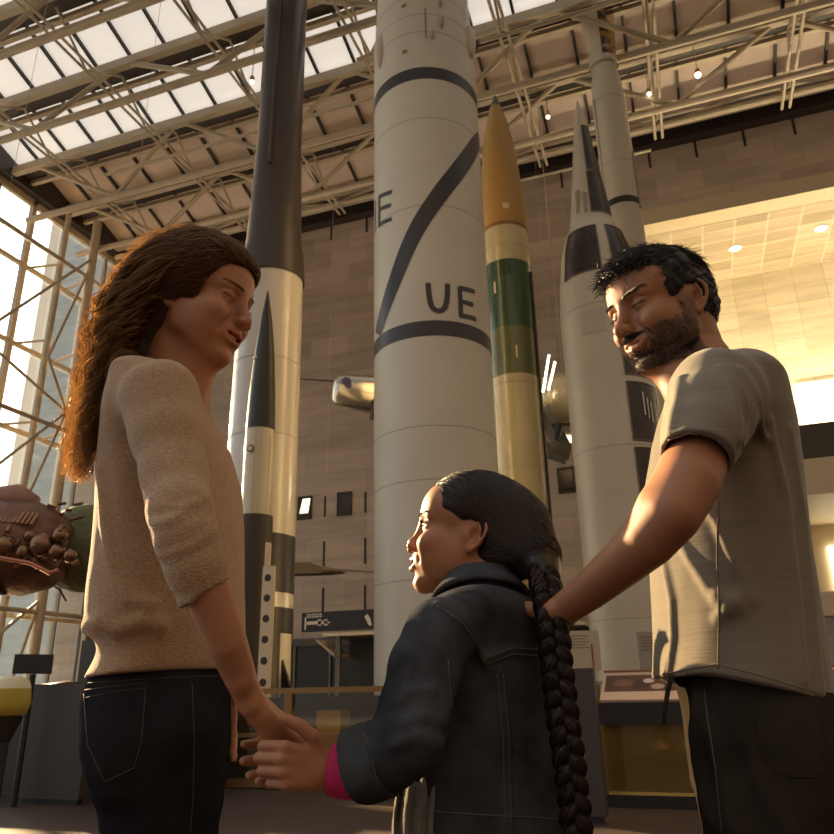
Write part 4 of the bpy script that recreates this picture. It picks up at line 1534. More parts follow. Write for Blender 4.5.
def strands(name, lines, rad, m, parent, sides=3, tip=0.25, colors=None):
    """lines (N,K,3) in the people frame -> one mesh of fine tubes"""
    X = np.asarray(lines, float)
    N_, K = X.shape[:2]
    T = np.gradient(X, axis=1)
    T /= np.linalg.norm(T, axis=2)[..., None] + 1e-12
    ref = np.array([0.31, 0.22, 0.92])
    A = np.cross(T, ref)
    A /= np.linalg.norm(A, axis=2)[..., None] + 1e-12
    B_ = np.cross(T, A)
    r = np.broadcast_to(np.asarray(rad, float).reshape(-1, 1), (N_, K)) * (1 - (1 - tip) * np.linspace(0, 1, K)[None] ** 2)
    V = []
    for s_ in range(sides):
        a = 2 * PI * s_ / sides
        V.append(X + r[..., None] * (math.cos(a) * A + math.sin(a) * B_))
    V = np.stack(V, 2)                       # N K S 3
    idx = np.arange(N_ * K * sides).reshape(N_, K, sides)
    f = []
    for s_ in range(sides):
        s2 = (s_ + 1) % sides
        f.append(np.stack([idx[:, :-1, s_], idx[:, :-1, s2], idx[:, 1:, s2], idx[:, 1:, s_]], -1).reshape(-1, 4))
    V = V.reshape(-1, 3)
    col = None
    if colors is not None:
        col = np.repeat(colors, K * sides, axis=0)
    return raw(name, toW(V), np.concatenate(f), m, parent, smooth=True, colors=col)


def hair_mat(name, col, glow, mixt=0.45):
    m = bpy.data.materials.new(name)
    m.use_nodes = True
    nt = m.node_tree
    N, L = nt.nodes, nt.links
    b = N["Principled BSDF"]
    b.inputs["Base Color"].default_value = (*col, 1)
    b.inputs["Roughness"].default_value = 0.38
    b.inputs["Specular IOR Level"].default_value = 0.4
    t = N.new("ShaderNodeBsdfTranslucent")
    t.inputs["Color"].default_value = (*glow, 1)
    mx = N.new("ShaderNodeMixShader")
    mx.inputs[0].default_value = mixt
    L.new(b.outputs[0], mx.inputs[1])
    L.new(t.outputs[0], mx.inputs[2])
    L.new(mx.outputs[0], N["Material Output"].inputs["Surface"])
    MATS[name] = m
    return m


def smooth_path(pts, n=3):
    """Catmull-Rom refinement"""
    p = np.array(pts, float)
    q = np.concatenate([[2 * p[0] - p[1]], p, [2 * p[-1] - p[-2]]])
    out = []
    for i in range(1, len(q) - 2):
        for k in range(n):
            t = k / n
            out.append(0.5 * ((2 * q[i]) + (-q[i - 1] + q[i + 1]) * t + (2 * q[i - 1] - 5 * q[i] + 4 * q[i + 1] - q[i + 2]) * t * t + (-q[i - 1] + 3 * q[i] - 3 * q[i + 1] + q[i + 2]) * t ** 3))
    out.append(p[-1])
    return out


def rotm(fwd, up=(0, 0, 1), roll=0.0):
    """columns: forward, left, up"""
    f = nrm(fwd)
    l_ = nrm(np.cross(up, f))
    u = np.cross(f, l_)
    if roll:
        c_, s_ = math.cos(roll), math.sin(roll)
        l_, u = c_ * l_ + s_ * u, -s_ * l_ + c_ * u
    return np.stack([f, l_, u], 1)


def head(S, M, o, sc, kind="m", smile=1.0, lids=0.0028, nose=1.0):
    """adds a head to S. local frame: x forward, y left, z up, origin between the ear openings"""
    S.frame(M, o, sc)
    S.ell((-0.010, 0, 0.045), (0.094, 0.073, 0.078), 0.0)
    S.ell((-0.045, 0, 0.018), (0.052, 0.060, 0.052), 0.03)
    S.ell((0.036, 0, 0.055), (0.056, 0.060, 0.050), 0.03)
    S.ell((0.034, 0, -0.012), (0.050, 0.054, 0.060), 0.02)
    jw = 0.055 if kind == "m" else 0.050
    for y in (-1, 1):
        S.chain([(-0.002, y * 0.060, 0.0), (0.004, y * jw, -0.048), (0.040, y * 0.038, -0.072), (0.066, y * 0.014, -0.090)], [0.013, 0.013, 0.012, 0.011] if kind == "m" else [0.012, 0.011, 0.010, 0.009], 0.022)
        S.ell((0.056, y * 0.043, -0.012), (0.022, 0.019, 0.018), 0.018)
        S.ell((0.048, y * 0.036, -0.038), (0.032, 0.021, 0.032), 0.02)
        S.ell((0.020, y * 0.044, -0.030), (0.030, 0.018, 0.032), 0.02)
    S.ell((0.042, 0, -0.056), (0.042, 0.040, 0.036), 0.02)
    S.ell((0.072 if kind == "m" else 0.069, 0, -0.090 if kind == "m" else -0.086), (0.016, 0.021, 0.014), 0.016)
    br = {"m": 0.011, "f": 0.008, "c": 0.007}[kind]
    S.chain([(0.070, -0.042, 0.030), (0.083, -0.018, 0.036), (0.083, 0.018, 0.036), (0.070, 0.042, 0.030)], br, 0.014)
    for y in (-1, 1):
        S.ell((0.096, y * 0.031, 0.012), (0.018, 0.019, 0.014), 0.012, "s")
        # eyeball lids: swelling with a slit
        S.ell((0.0705, y * 0.0315, 0.013), (0.0145, 0.0155, 0.0138), 0.006)
        S.chain([(0.080, y * 0.017, 0.009), (0.0875, y * 0.026, 0.0115), (0.087, y * 0.034, 0.0115), (0.077, y * 0.046, 0.012)], [lids * 0.5, lids, lids, lids * 0.5], 0.0022, "s")
        # crease over the upper lid, bag below
        S.chain([(0.084, y * 0.018, 0.022), (0.086, y * 0.031, 0.0255), (0.075, y * 0.046, 0.021)], 0.001, 0.004, "s")
    # nose
    S.ell((0.080, 0, 0.002), (0.016, 0.0115, 0.030), 0.008)
    nr = 0.0103 if kind == "m" else 0.0080
    nx, nz = {"m": (0.1085, -0.021), "f": (0.1035, -0.018), "c": (0.099, -0.015)}[kind]
    S.chain([(0.086, 0, 0.026), (0.094 if kind != "c" else 0.089, 0, 0.004), (nx, 0, nz)], [0.0065, 0.0068, nr], 0.011)
    S.ell((nx + 0.001, 0, nz - 0.003), (0.0105, 0.0105, 0.0095), 0.006)
    for y in (-1, 1):
        S.ell((0.098, y * 0.0125, -0.025), (0.011, 0.0075, 0.0078), 0.006)
        S.ell((0.103, y * 0.0072, -0.0325), (0.0052, 0.0034, 0.0045), 0.003, "s")
    S.ell((0.101, 0, -0.030), (0.008, 0.006, 0.006), 0.005)
    # muzzle and lips
    S.ell((0.074, 0, -0.048), (0.020, 0.031, 0.022), 0.014)
    c = (0.074, 0.0315, -0.0455 + 0.004 * smile) if kind != "c" else (0.075, 0.027, -0.046 + 0.003 * smile)
    gap = {"f": 0.0046, "c": 0.0030, "m": 0.0008}[kind]
    if kind == "f":
        c = (0.063, 0.0370, -0.0355)
    if kind == "m":
        c = (0.070, 0.0345, -0.0425)
    lk = 0.75 if kind == "m" else 1.0
    for y in (-1, 1):
        S.chain([(c[0], y * c[1], c[2]), (0.0910, y * 0.015, -0.0482), (0.0955, y * 0.004, -0.0468), (0.0950, 0, -0.0478)], [0.0026, 0.0036 * lk, 0.0042 * lk, 0.0041 * lk], 0.0045)
        S.chain([(c[0], y * c[1], c[2] - 0.001), (0.0885, y * 0.016, -0.0575 - gap), (0.0925, 0, -0.0610 - gap)], [0.0028, 0.0044 * lk, 0.0055 * lk], 0.0045)
        S.chain([(c[0] + 0.001, y * (c[1] - 0.001), c[2] - 0.0002), (0.0910, y * 0.015, -0.0525 - gap * 0.4), (0.0985, 0, -0.0535 - gap * 0.5)], [0.0008, 0.0012 + gap * 0.75, 0.0014 + gap * 0.85], 0.0022, "s")
        if kind != "m" and y == 1:
            S.ell((0.074, 0, -0.0545 - gap * 0.4), (0.0235, 0.024 if kind == "f" else 0.019, 0.0042 + gap * 0.4), 0.003, "s")
        # fold from the nose to beyond the mouth corner, lifted cheek
        if smile > 0:
            S.ell((0.068, y * 0.040, -0.020), (0.017, 0.015, 0.014), 0.014)
            S.chain([(0.095, y * 0.019, -0.022), (0.086, y * 0.031, -0.034), (0.078, y * 0.037, -0.050)], [0.0010, 0.0018, 0.0010], 0.010, "s")
    S.ell((0.094, 0, -0.0765), (0.007, 0.014, 0.004), 0.010, "s")
    # ears
    for y in (-1, 1):
        def E(x, z, w=0.0):
            return (x - 0.010, y * (0.0700 - 0.34 * x + w), z + 0.002)
        S.ell(E(-0.006, 0.004, -0.003), (0.017, 0.0045, 0.027), 0.006)
        hx = smooth_path([E(0.008, 0.002), E(0.012, 0.016), E(0.007, 0.028, 0.001), E(-0.006, 0.034, 0.002), E(-0.019, 0.028, 0.003), E(-0.0235, 0.014, 0.004), E(-0.020, -0.002, 0.003), E(-0.012, -0.016, 0.001), E(-0.003, -0.024)], 3)
        S.chain(hx, list(np.interp(np.linspace(0, 1, len(hx)), [0, .5, .85, 1], [0.0028, 0.0034, 0.0032, 0.0042])), 0.003)
        S.ell(E(0.000, -0.023), (0.0065, 0.0038, 0.0075), 0.005)
        S.ell(E(-0.004, 0.001, 0.005), (0.0085, 0.0075, 0.0115), 0.004, "s")
        S.chain([E(-0.008, 0.024, 0.004), E(-0.014, 0.010, 0.003), E(-0.012, -0.006, 0.002), E(-0.003, -0.014, 0.001)], 0.0026, 0.003)
        S.ell(E(0.007, -0.002, 0.0025), (0.0045, 0.0035, 0.006), 0.004)
    S.frame()
    return S


def lp(M, o, sc, p):
    """local head point(s) to the people frame"""
    return (np.asarray(p, float) * sc) @ np.asarray(M).T + np.asarray(o)


def to_local(M, o, sc, V):
    return ((V - o) @ M) / sc


def sm(x, a, b):
    t = np.clip((x - a) / (b - a), 0, 1)
    return t * t * (3 - 2 * t)


def vnoise(V, f, seed=0.0, oct_=2):
    """cheap smooth noise from sines, -1..1"""
    out = np.zeros(len(V))
    amp = 1.0
    tot = 0
    for k in range(oct_):
        a = V * f * (1.9 ** k) + seed + 3.1 * k
        out += amp * (np.sin(a[:, 0] + 1.7 * np.sin(a[:, 1] * 1.3 + a[:, 2])) * np.cos(a[:, 1] * 0.9 + 1.3 * np.sin(a[:, 2] * 1.1 + 0.7 * a[:, 0])) + np.sin(a[:, 2] * 1.2 + 2 * np.sin(a[:, 0] * 0.8))) * 0.5
        tot += amp
        amp *= 0.55
    return out / tot


def face_colors(V, M, o, sc, skin, kind, lip, brow, beard=None):
    L_ = to_local(M, o, sc, V)
    x, y, z = L_.T
    ay = np.abs(y)
    col = np.tile(np.array(skin, float), (len(V), 1))
    n = vnoise(V, 90, 1.0)
    col *= (1 + 0.04 * n)[:, None]
    # redder cheeks, nose, ears
    red = np.exp(-(((x - 0.06) / 0.03) ** 2 + ((ay - 0.042) / 0.02) ** 2 + ((z + 0.02) / 0.02) ** 2)) * 0.5 + np.exp(-((ay - 0.075) / 0.012) ** 2 - (z / 0.04) ** 2 - ((x + 0.01) / 0.03) ** 2) * 0.5
    col = col * (1 - 0.25 * red[:, None]) + np.array([skin[0] * 1.0, skin[1] * 0.7, skin[2] * 0.65]) * 0.25 * red[:, None]
    # lips
    zc = -0.0545 + (0.010 if kind != "c" else 0.008) * (ay / 0.029) ** 1.5
    if kind == "m":
        zc = zc
    lm = (0.5 if kind == "m" else 1.0) * sm(x, 0.066, 0.074) * (1 - sm(np.abs(z - zc) / (0.0115 * (1.02 - (ay / 0.031) ** 2).clip(0.05, 1)), 0.75, 1.0)) * (1 - sm(ay, 0.029, 0.034))
    col = col * (1 - lm[:, None]) + np.array(lip) * lm[:, None]
    # brows
    bz = 0.030 + 0.006 * np.sin((ay - 0.012) / 0.038 * 2.4) - 0.002 * (ay > 0.04)
    bw = 0.0042 if kind == "m" else 0.0026
    bm = (1 - sm(np.abs(z - bz), bw * 0.5, bw)) * sm(ay, 0.012, 0.017) * (1 - sm(ay, 0.040, 0.052)) * sm(x, 0.03, 0.05)
    bm *= 0.8 + 0.2 * np.sin(ay * 3000)
    col = col * (1 - bm[:, None]) + np.array(brow) * bm[:, None]
    # lash line
    lz = 0.0115
    ll = (1 - sm(np.abs(z - lz - 0.0012), 0.0012, 0.0030)) * sm(ay, 0.016, 0.020) * (1 - sm(ay, 0.044, 0.049)) * sm(x, 0.070, 0.076)
    col = col * (1 - 0.85 * ll[:, None]) + np.array([0.02, 0.012, 0.01]) * 0.85 * ll[:, None]
    if beard is not None:
        jaw = sm(-z, 0.018 + 0.000, 0.045) * sm(x, -0.012, 0.010)
        line = sm(-z - 0.0 - 0.9 * (x - 0.02).clip(0, 1) * 0.0, 0.02, 0.04)
        must = (1 - sm(np.abs(z + 0.040), 0.004, 0.009)) * (1 - sm(ay, 0.028, 0.040)) * sm(x, 0.075, 0.085)
        side = sm(-z, -0.03, 0.0) * (1 - sm(np.abs(x - 0.010), 0.012, 0.020)) * sm(ay, 0.045, 0.055)
        cheek = sm(-z + 0.0, 0.022 + 0.0, 0.042) * sm(0.088 - x, 0.0, 0.02)
        chin = sm(-z, 0.066, 0.074) * sm(x, 0.05, 0.06)
        bb = np.clip(np.maximum.reduce([must, side * 0.6, cheek * sm(x, -0.012, 0.008), chin]), 0, 1)
        bb *= (1 - lm)
        bb *= 1 - sm(-z, 0.100, 0.115)
        bb *= 0.82
        col = col * (1 - bb[:, None]) + np.array(beard) * bb[:, None]
    return col


skin_m = mat("skin", (0.4, 0.2, 0.12), 0.52, attr="Col", sss=0.12, bump=("noise", 260, 0.12, 0.001), spec=0.45)
eye_white = mat("eye_white", (0.6, 0.55, 0.5), 0.15)
iris_m = mat("iris_brown", (0.03, 0.015, 0.008), 0.08)
teeth_m = mat("teeth", (0.72, 0.66, 0.56), 0.2)


def eyes(M, o, sc, parent, gaze=(1, 0, 0)):
    for y in (1, -1):
        c = lp(M, o, sc, (0.0695, y * 0.0315, 0.0125))
        r = 0.0128 * sc
        e = MB().ball(toW(c), r, 20).build("eye", eye_white, parent, smooth=True)
        g = nrm(np.asarray(M) @ nrm(gaze))
        gw = nrm(toW(g))
        cw = toW(c)
        # iris as a shallow lens on the ball
        t1 = nrm(np.cross(gw, [0, 0, 1]))
        t2 = np.cross(t1, gw)
        mb = MB()
        vs = [cw + gw * (r * 1.03)]
        fs = []
        for ring, (rr_, hh_) in enumerate(((0.2, 1.025), (0.34, 0.995), (0.48, 0.93))):
            for k in range(16):
                a = 2 * PI * k / 16
                vs.append(cw + gw * (r * hh_) + (t1 * math.cos(a) + t2 * math.sin(a)) * r * rr_)
        for k in range(16):
            fs.append((0, 1 + k, 1 + (k + 1) % 16))
            for g_ in (0, 1):
                a_ = 1 + g_ * 16 + k
                b_ = 1 + g_ * 16 + (k + 1) % 16
                fs.append((a_, b_, b_ + 16, a_ + 16))
        mb.add(vs, fs)
        mb.build("iris", iris_m, e, smooth=True)


def teeth(M, o, sc, parent, w=0.023):
    S = Sdf()
    S.frame(M, o, sc)
    S.ell((0.064, 0, -0.0515), (0.0258, w, 0.0056), 0.0)
    S.ell((0.058, 0, -0.0535), (0.0225, w * 0.75, 0.02), 0.002, "s")
    S.ell((0.050, 0, -0.0535), (0.0155, w * 1.2, 0.02), 0.002, "s")
    S.frame()
    return sdf_obj("teeth", S, 0.0018, teeth_m, parent)


def finger(S, base, dirs, lens, r0, r1, k=0.004):
    """chain of phalanges; dirs are successive directions"""
    pts = [np.array(base, float)]
    for d, l_ in zip(dirs, lens):
        pts.append(pts[-1] + nrm(d) * l_)
    n = len(pts)
    S.chain(pts, [r0 + (r1 - r0) * i / (n - 1) for i in range(n)], k)
    for p in pts[1:-1]:
        S.ell(p, (r0 * 1.02,) * 3, 0.003)
    return pts
# ------------------------------------------------------------------ people
def row(py, l_, r_, D, sy, rho):
    c = P((l_ + r_) / 2, py, D)
    m1, m2 = P(l_, py, D)[0] / D, P(r_, py, D)[0] / D
    sx = R((r_ - l_) / 2, c)
    cx = c[0]
    for _ in range(40):
        q1 = math.sqrt(max(1e-6, sx * sx - 2 * m1 * rho * sx * sy + m1 * m1 * sy * sy))
        q2 = math.sqrt(max(1e-6, sx * sx - 2 * m2 * rho * sx * sy + m2 * m2 * sy * sy))
        cx = ((m1 + m2) * D + q1 - q2) / 2
        sx *= 1 + 0.5 * ((m2 - m1) * D / (q1 + q2) - 1)
    return (c[2], cx, c[1], sx, sy, rho)


def pts_px(L_):
    """[(px,py,D,rpx)] -> points, radii in metres"""
    p = [P(a, b, d) for a, b, d, r in L_]
    return p, [R(q[3], x) for q, x in zip(L_, p)]


def hand(S, w, f, n, t, s=1.0, curls=((20, 30, 25),) * 4, thumb=None, fan=0.0, k=0.012, order=1, rr=1.0):
    """palm, four fingers and a thumb; f towards the fingers, n out of the palm, t towards the thumb"""
    f, n, t = nrm(f), nrm(n), nrm(t)
    kn = [(0.090, 0.030), (0.094, 0.010), (0.090, -0.010), (0.082, -0.028)]
    ln = [(0.042, 0.025, 0.019), (0.046, 0.029, 0.020), (0.042, 0.027, 0.020), (0.034, 0.020, 0.018)]
    for i, (a, b) in enumerate(kn):
        K = w + f * a * s + t * b * s
        S.chain([w + t * b * 0.55 * s, w + f * a * 0.5 * s + t * b * 0.85 * s, K], [0.0125 * s, 0.0125 * s, 0.0100 * s], k * s)
    S.ell(w + f * 0.05 * s + n * 0.004 * s, (0.03 * s,) * 3, 0.01 * s, "u") if False else None
    S.chain([w + f * 0.02 * s + t * 0.018 * s + n * 0.006 * s, w + f * 0.05 * s + t * 0.024 * s + n * 0.008 * s], [0.014 * s, 0.010 * s], k * s)
    for i, (a, b) in enumerate(kn):
        K = w + f * a * s + t * b * s
        ang = 0.0
        pts = [K]
        d0 = nrm(f + t * fan * (1.5 - i) * 0.12)
        for c_, l_ in zip(curls[i], ln[i]):
            ang += math.radians(c_)
            pts.append(pts[-1] + (d0 * math.cos(ang) + n * math.sin(ang)) * l_ * s)
        r0 = 0.0088 * s * rr if i < 3 else 0.0078 * s * rr
        S.chain(pts, [r0 * 1.08, r0, r0 * 0.93, r0 * 0.78], 0.004 * s)
    tb = w + f * 0.022 * s + t * 0.022 * s + n * 0.004 * s
    th = thumb or [(0.75, 0.6, 0.35), (0.9, 0.35, 0.3), (1, 0.1, 0.3)]
    pts = [tb]
    for q, l_ in zip(th, (0.040, 0.032, 0.026)):
        pts.append(pts[-1] + nrm(f * q[0] + t * q[1] + n * q[2]) * l_ * s)
    S.chain(pts, [0.0135 * s, 0.0115 * s * rr, 0.0105 * s * rr, 0.0085 * s * rr], 0.008 * s)
    return pts


def shoe(S, a, f, s=1.0):
    f = nrm(f)
    a = np.array([a[0], a[1], 0.0])
    S.chain([a + f * -0.05 * s + (0, 0, 0.04 * s), a + f * 0.07 * s + (0, 0, 0.045 * s), a + f * 0.16 * s + (0, 0, 0.033 * s)], [0.038 * s, 0.042 * s, 0.033 * s], 0.03)
    S.chain([a + (0, 0, 0.05 * s), a + (0, 0, 0.11 * s)], [0.045 * s, 0.042 * s], 0.02)
    S.plane(a + (0, 0, 0.002), (0, 0, -1))


knit = mat("cream_knit", (0.42, 0.285, 0.175), 0.85, bump=("noise", 360, 1.0, 0.0030, (1, 1, 1.5)), sheen=0.35, var=(230, 0.22, 1.5, (1, 1, 1.6)), spec=0.12)
jersey = mat("grey_slub_jersey", (0.195, 0.172, 0.132), 0.85, bump=("noise", 120, 0.45, 0.0012, (0.25, 0.25, 4)), var=(60, 0.09, 4, (0.15, 0.15, 4)), sheen=0.2, spec=0.12)
denim_d = mat("dark_denim", (0.020, 0.020, 0.024), 0.75, bump=("noise", 600, 0.5, 0.0008), var=(20, 0.25, 4), spec=0.0)
denim_j = mat("jacket_denim", (0.048, 0.052, 0.062), 0.75, bump=("noise", 500, 0.6, 0.0010), var=(14, 0.6, 6), spec=0.0)
denim_b = mat("black_trouser_cloth", (0.034, 0.028, 0.022), 0.8, bump=("noise", 500, 0.5, 0.0008), var=(14, 0.3, 4), spec=0.0)
thread = mat("seam_thread", (0.085, 0.055, 0.03), 0.7)
thread_j = mat("jeans_thread", (0.045, 0.036, 0.028), 0.8)
thread_d = mat("dark_thread", (0.075, 0.07, 0.065), 0.7)
shoe_m = mat("shoe_leather", (0.05, 0.035, 0.03), 0.5)
SK_W, SK_M, SK_C = (0.36, 0.165, 0.090), (0.30, 0.130, 0.062), (0.34, 0.155, 0.082)


def project(S, px, py, d0=0.5, d1=1.9, n=500):
    """first point of surface S along the sight line of a pixel"""
    r = ray(px, py)
    t = np.linspace(d0, d1, n)[:, None] / r[1]
    p = np.array([0, 0, CZ]) + r[None] * t
    d = S(p)
    i = np.argmax(d < 0)
    if not (d < 0).any():
        return None
    a, b = p[i - 1], p[i]
    da, db = d[i - 1], d[i]
    return a + (b - a) * (da / (da - db + 1e-12))


def seam_line(S, path, r, m, parent, name, off=0.0003, n=6):
    """raised stitching that follows the cloth"""
    pp = []
    path = np.array(path, float)
    for i in range(len(path) - 1):
        for k in range(n):
            q = path[i] + (path[i + 1] - path[i]) * k / n
            w_ = project(S, *q)
            if w_ is not None:
                pp.append(w_)
    w_ = project(S, *path[-1])
    if w_ is not None:
        pp.append(w_)
    # drop jumps
    out = [pp[0]] if pp else []
    for q in pp[1:]:
        if np.linalg.norm(q - out[-1]) < 0.04:
            out.append(q)
    if len(out) < 2:
        return None
    pts = np.array(out)
    g = S.grad(pts)
    pts = pts + g * off
    return MB().tube(list(toW(pts)), r, 6).build(name, m, parent, smooth=True)


# ================================================================= the long haired person in the cream sweater
def woman():
    base = P(150, 690, 1.15)
    root = empty("person", toW(np.array([base[0], base[1], 0.0])))
    tag(root, "long curly haired person in a cream knit sweater and dark jeans", "person", "family of three visitors")
    hs = 0.925
    M = rotm((0.965, -0.23, -0.17), (0.0, 0, 1))
    ho = P(197, 310, 1.125)
    H = Sdf()
    head(H, M, ho, hs, "f", 1.0, lids=0.0016)
    nb = lp(M, ho, hs, (-0.030, 0, -0.035))
    neck0 = P(165, 400, 1.14)
    H.chain([nb, lp(M, ho, hs, (-0.028, 0, -0.075)), neck0], [0.048, 0.047, 0.047], 0.022)
    H.cap(lp(M, ho, hs, (0.03, 0, -0.07)), neck0 + (0.03, -0.0, 0.0), 0.030, 0.04, 0.025)
    H.chain([P(150, 410, 1.02), neck0 + np.array([0, 0, -0.02]), P(175, 410, 1.24)], [0.028, 0.040, 0.028], 0.02)
    B = Sdf()
    B.loft([row(412, 130, 190, 1.14, .11, .1), row(440, 110, 222, 1.14, .145, .19), row(520, 112, 232, 1.15, .13, .19), row(600, 105, 232, 1.15, .125, .19), row(675, 92, 222, 1.15, .155, .15)], 0.0)
    for s_, x0 in ((-1, 0.0), (1, 0.03)):
        hip = P(155, 730, 1.15 + s_ * 0.085)
        kn = np.array([hip[0] + 0.03, hip[1], 0.50])
        an = np.array([hip[0] - 0.01 + x0, hip[1], 0.09])
        B.chain([hip, kn, an, an + (0.12, 0, -0.05)], [0.055, 0.042, 0.034, 0.03], 0.02)
    far = [P(170, 400, 1.27), P(150, 520, 1.30), P(205, 610, 1.26), P(214, 662, 1.24)]
    B.chain(far, [0.04, 0.038, 0.032, 0.024], 0.02)
    A = Sdf()
    pa, ra = pts_px([(165, 450, .93, 28), (172, 495, .90, 27), (184, 532, .875, 27), (207, 590, .885, 23.5), (228, 645, .90, 19.5), (243, 684, .925, 15), (252, 703, .935, 14)])
    A.chain(pa, ra, 0.01)
    A.ell(P(241, 682, .912), (0.010, 0.008, 0.012), 0.01)
    wr = P(250, 700, .938)
    A_f = nrm(P(285, 727, .985) - wr)
    A_n = nrm(np.array([-0.45, 0.25, -0.85]))
    A_n = nrm(A_n - A_f * (A_n @ A_f))
    A_t = nrm(np.cross(A_f, A_n))
    if A_t[1] > 0:
        A_t = -A_t
    hand(A, wr, A_f, A_n, A_t, 0.82, ((62, 50, 25), (66, 52, 25), (70, 52, 25), (72, 50, 25)), [(0.8, 0.25, 0.5), (0.8, -0.1, 0.6), (0.7, -0.3, 0.6)])
    # far hand, hanging beside the other thigh
    hand(B, P(214, 668, 1.24), (0.10, 0.02, -1), (0.2, -1, 0), (0.9, 0.15, 0.2), 0.85, ((15, 25, 15),) * 4)
    cf = lambda V: face_colors(V, M, ho, hs, SK_W, "f", (0.33, 0.085, 0.065), (0.05, 0.025, 0.018))
    body = sdf_obj("body", None, 0, skin_m, root, colf=cf, regions=[
        (H, None, None, 0.0021), (B, None, None, 0.006), (A, None, None, 0.0026)])
    eyes(M, ho, hs, root, (1, 0, -0.25))
    teeth(M, ho, hs, root)

    # sweater
    K = Sdf()
    K.loft([row(380, 124, 196, 1.14, .10, .15), row(388, 112, 205, 1.14, .13, .15), row(400, 104, 215, 1.14, .17, .19), row(440, 98, 232, 1.14, .17, .19),
            row(480, 93, 243, 1.15, .165, .19), row(520, 92, 245, 1.15, .16, .19), row(560, 88, 244, 1.15, .16, .19), row(600, 83, 245, 1.15, .165, .19), row(622, 82, 246, 1.15, .17, .19),
            row(634, 86, 246, 1.15, .168, .19), row(646, 97, 245, 1.15, .160, .19), row(656, 98, 244, 1.15, .160, .19), row(668, 91, 240, 1.15, .165, .17), row(680, 82, 236, 1.15, .172, .17), row(695, 78, 233, 1.15, .175, .15)], 0.0, cap=0.02)
    K.chain([P(150, 400, 1.0), P(162, 396, 1.14), P(180, 398, 1.27)], [0.050, 0.056, 0.050], 0.03)
    K.chain([P(150, 388, 1.14), P(182, 388, 1.15)], [0.050, 0.042], 0.03)
    pk, rk = pts_px([(160, 398, .955, 39), (168, 435, .935, 35), (174, 475, .915, 32), (180, 512, .885, 30.5), (186, 538, .875, 29.5), (195, 568, .878, 28), (205, 597, .885, 26.5)])
    cut = P(203, 596, .885)
    K.limb(pk, rk, (cut, P(212, 618, .89) - P(196, 570, .88) + np.array([0.012, 0, 0.006])), 0.007, 0.020, 0.018)
    # elbow wrinkles and turned cuff
    for (x0, y0, x1, y1, r_) in ((150, 540, 212, 516, 6.5), (158, 556, 215, 530, 3.0), (150, 522, 185, 512, 5.0), (162, 506, 205, 498, 3.0), (177, 603, 220, 582, 2.0)):
        pts = []
        for t_ in np.linspace(0, 1, 7):
            q = project(K, x0 + (x1 - x0) * t_, y0 + (y1 - y0) * t_ + 5 * math.sin(PI * t_))
            if q is not None and (not pts or np.linalg.norm(q - pts[-1]) < 0.05):
                pts.append(q + np.array([0, 0.002, 0]))
        if len(pts) > 2:
            K.chain(pts, [R(r_ * (0.5 + math.sin(PI * i / (len(pts) - 1)) * 0.5), q) for i, q in enumerate(pts)], 0.007)
    # loose fold at the back and the bubble over the hem
    for path, r_ in ((((100, 470), (104, 520), (112, 570), (128, 600), (150, 606)), 3.0), (((88, 628), (100, 622), (118, 630), (140, 622), (160, 626)), 5.0)):
        pts = [project(K, *q) for q in path]
        pts = [q for q in pts if q is not None]
        if len(pts) > 2:
            K.chain(pts, [R(r_, q) for q in pts], 0.016)
    K.fn(lambda p: 0.0022 * vnoise(p * np.array([1, 1, 0.7]), 26, 5.0), (-9,) * 3, (9,) * 3, "d")
    h0, h1 = P(82, 684, 1.15), P(236, 668, 1.15)
    nn = nrm(np.cross(h1 - h0, [0, 1, 0]))
    nn = nn if nn[2] < 0 else -nn
    K.plane(h0, nn, 0.004)
    K.frame()
    K.cap(nb + (0, 0, 0), neck0 + nrm(neck0 - nb) * 0.0, 0.051, 0.051, 0.004, "s")
    sw = sdf_obj("sweater", K, 0.0032, knit, root)
    # ribbed hem and cuff ridges
    # jeans
    J = Sdf()
    J.loft([row(655, 98, 232, 1.15, .15, .15), row(680, 84, 231, 1.15, .16, .15), row(700, 79, 231, 1.15, .172, .15), row(740, 79, 230, 1.15, .18, .15), row(762, 84, 229, 1.15, .18, .12), row(790, 95, 228, 1.15, .17, .1)], 0.0, cap=0.015)
    for s_ in (-1, 1):
        hp, rp = pts_px([(160, 740, 1.15 + s_ * 0.085, 66), (162, 800, 1.15 + s_ * 0.085, 58), (162, 850, 1.15 + s_ * 0.085, 52)])
        kn = np.array([hp[0][0] + 0.02, hp[0][1], 0.48])
        an = np.array([hp[0][0] - 0.01, hp[0][1], 0.10])
        J.limb(hp + [kn, an], rp + [0.056, 0.043], (an, (0, 0, -1)), 0.004, 0.02)
    J.fn(lambda p: 0.0012 * vnoise(p, 30, 2.0), (-9,) * 3, (9,) * 3, "d")
    jn = sdf_obj("jeans", J, 0.0045, denim_d, root)
    for path in (((85, 690), (146, 683), (142, 740), (134, 768), (105, 782), (88, 745), (84, 694)),):
        seam_line(J, path, 0.0007, thread_j, jn, "pocket_seam", n=10)
    seam_line(J, ((84, 698), (115, 692), (146, 688)), 0.0006, thread_j, jn, "pocket_hem", n=8)
    seam_line(J, ((192, 684), (194, 740), (193, 800), (190, 833)), 0.0007, thread_j, jn, "side_seam", n=10)
    seam_line(J, ((88, 683), (150, 679), (200, 676), (228, 676)), 0.0006, thread_j, jn, "waistband_seam", n=10)
    for s_ in (-1, 1):
        Sh = Sdf()
        shoe(Sh, np.array([hp[0][0] - 0.01, 1.15 + s_ * 0.085, 0]), (1, -0.1, 0), 0.9)
        sdf_obj("shoe", Sh, 0.006, shoe_m, root)
    # ---- hair
    hm = hair_mat("brown_curls", (0.06, 0.030, 0.016), (1.0, 0.68, 0.34), 0.45)
    Hc = Sdf()
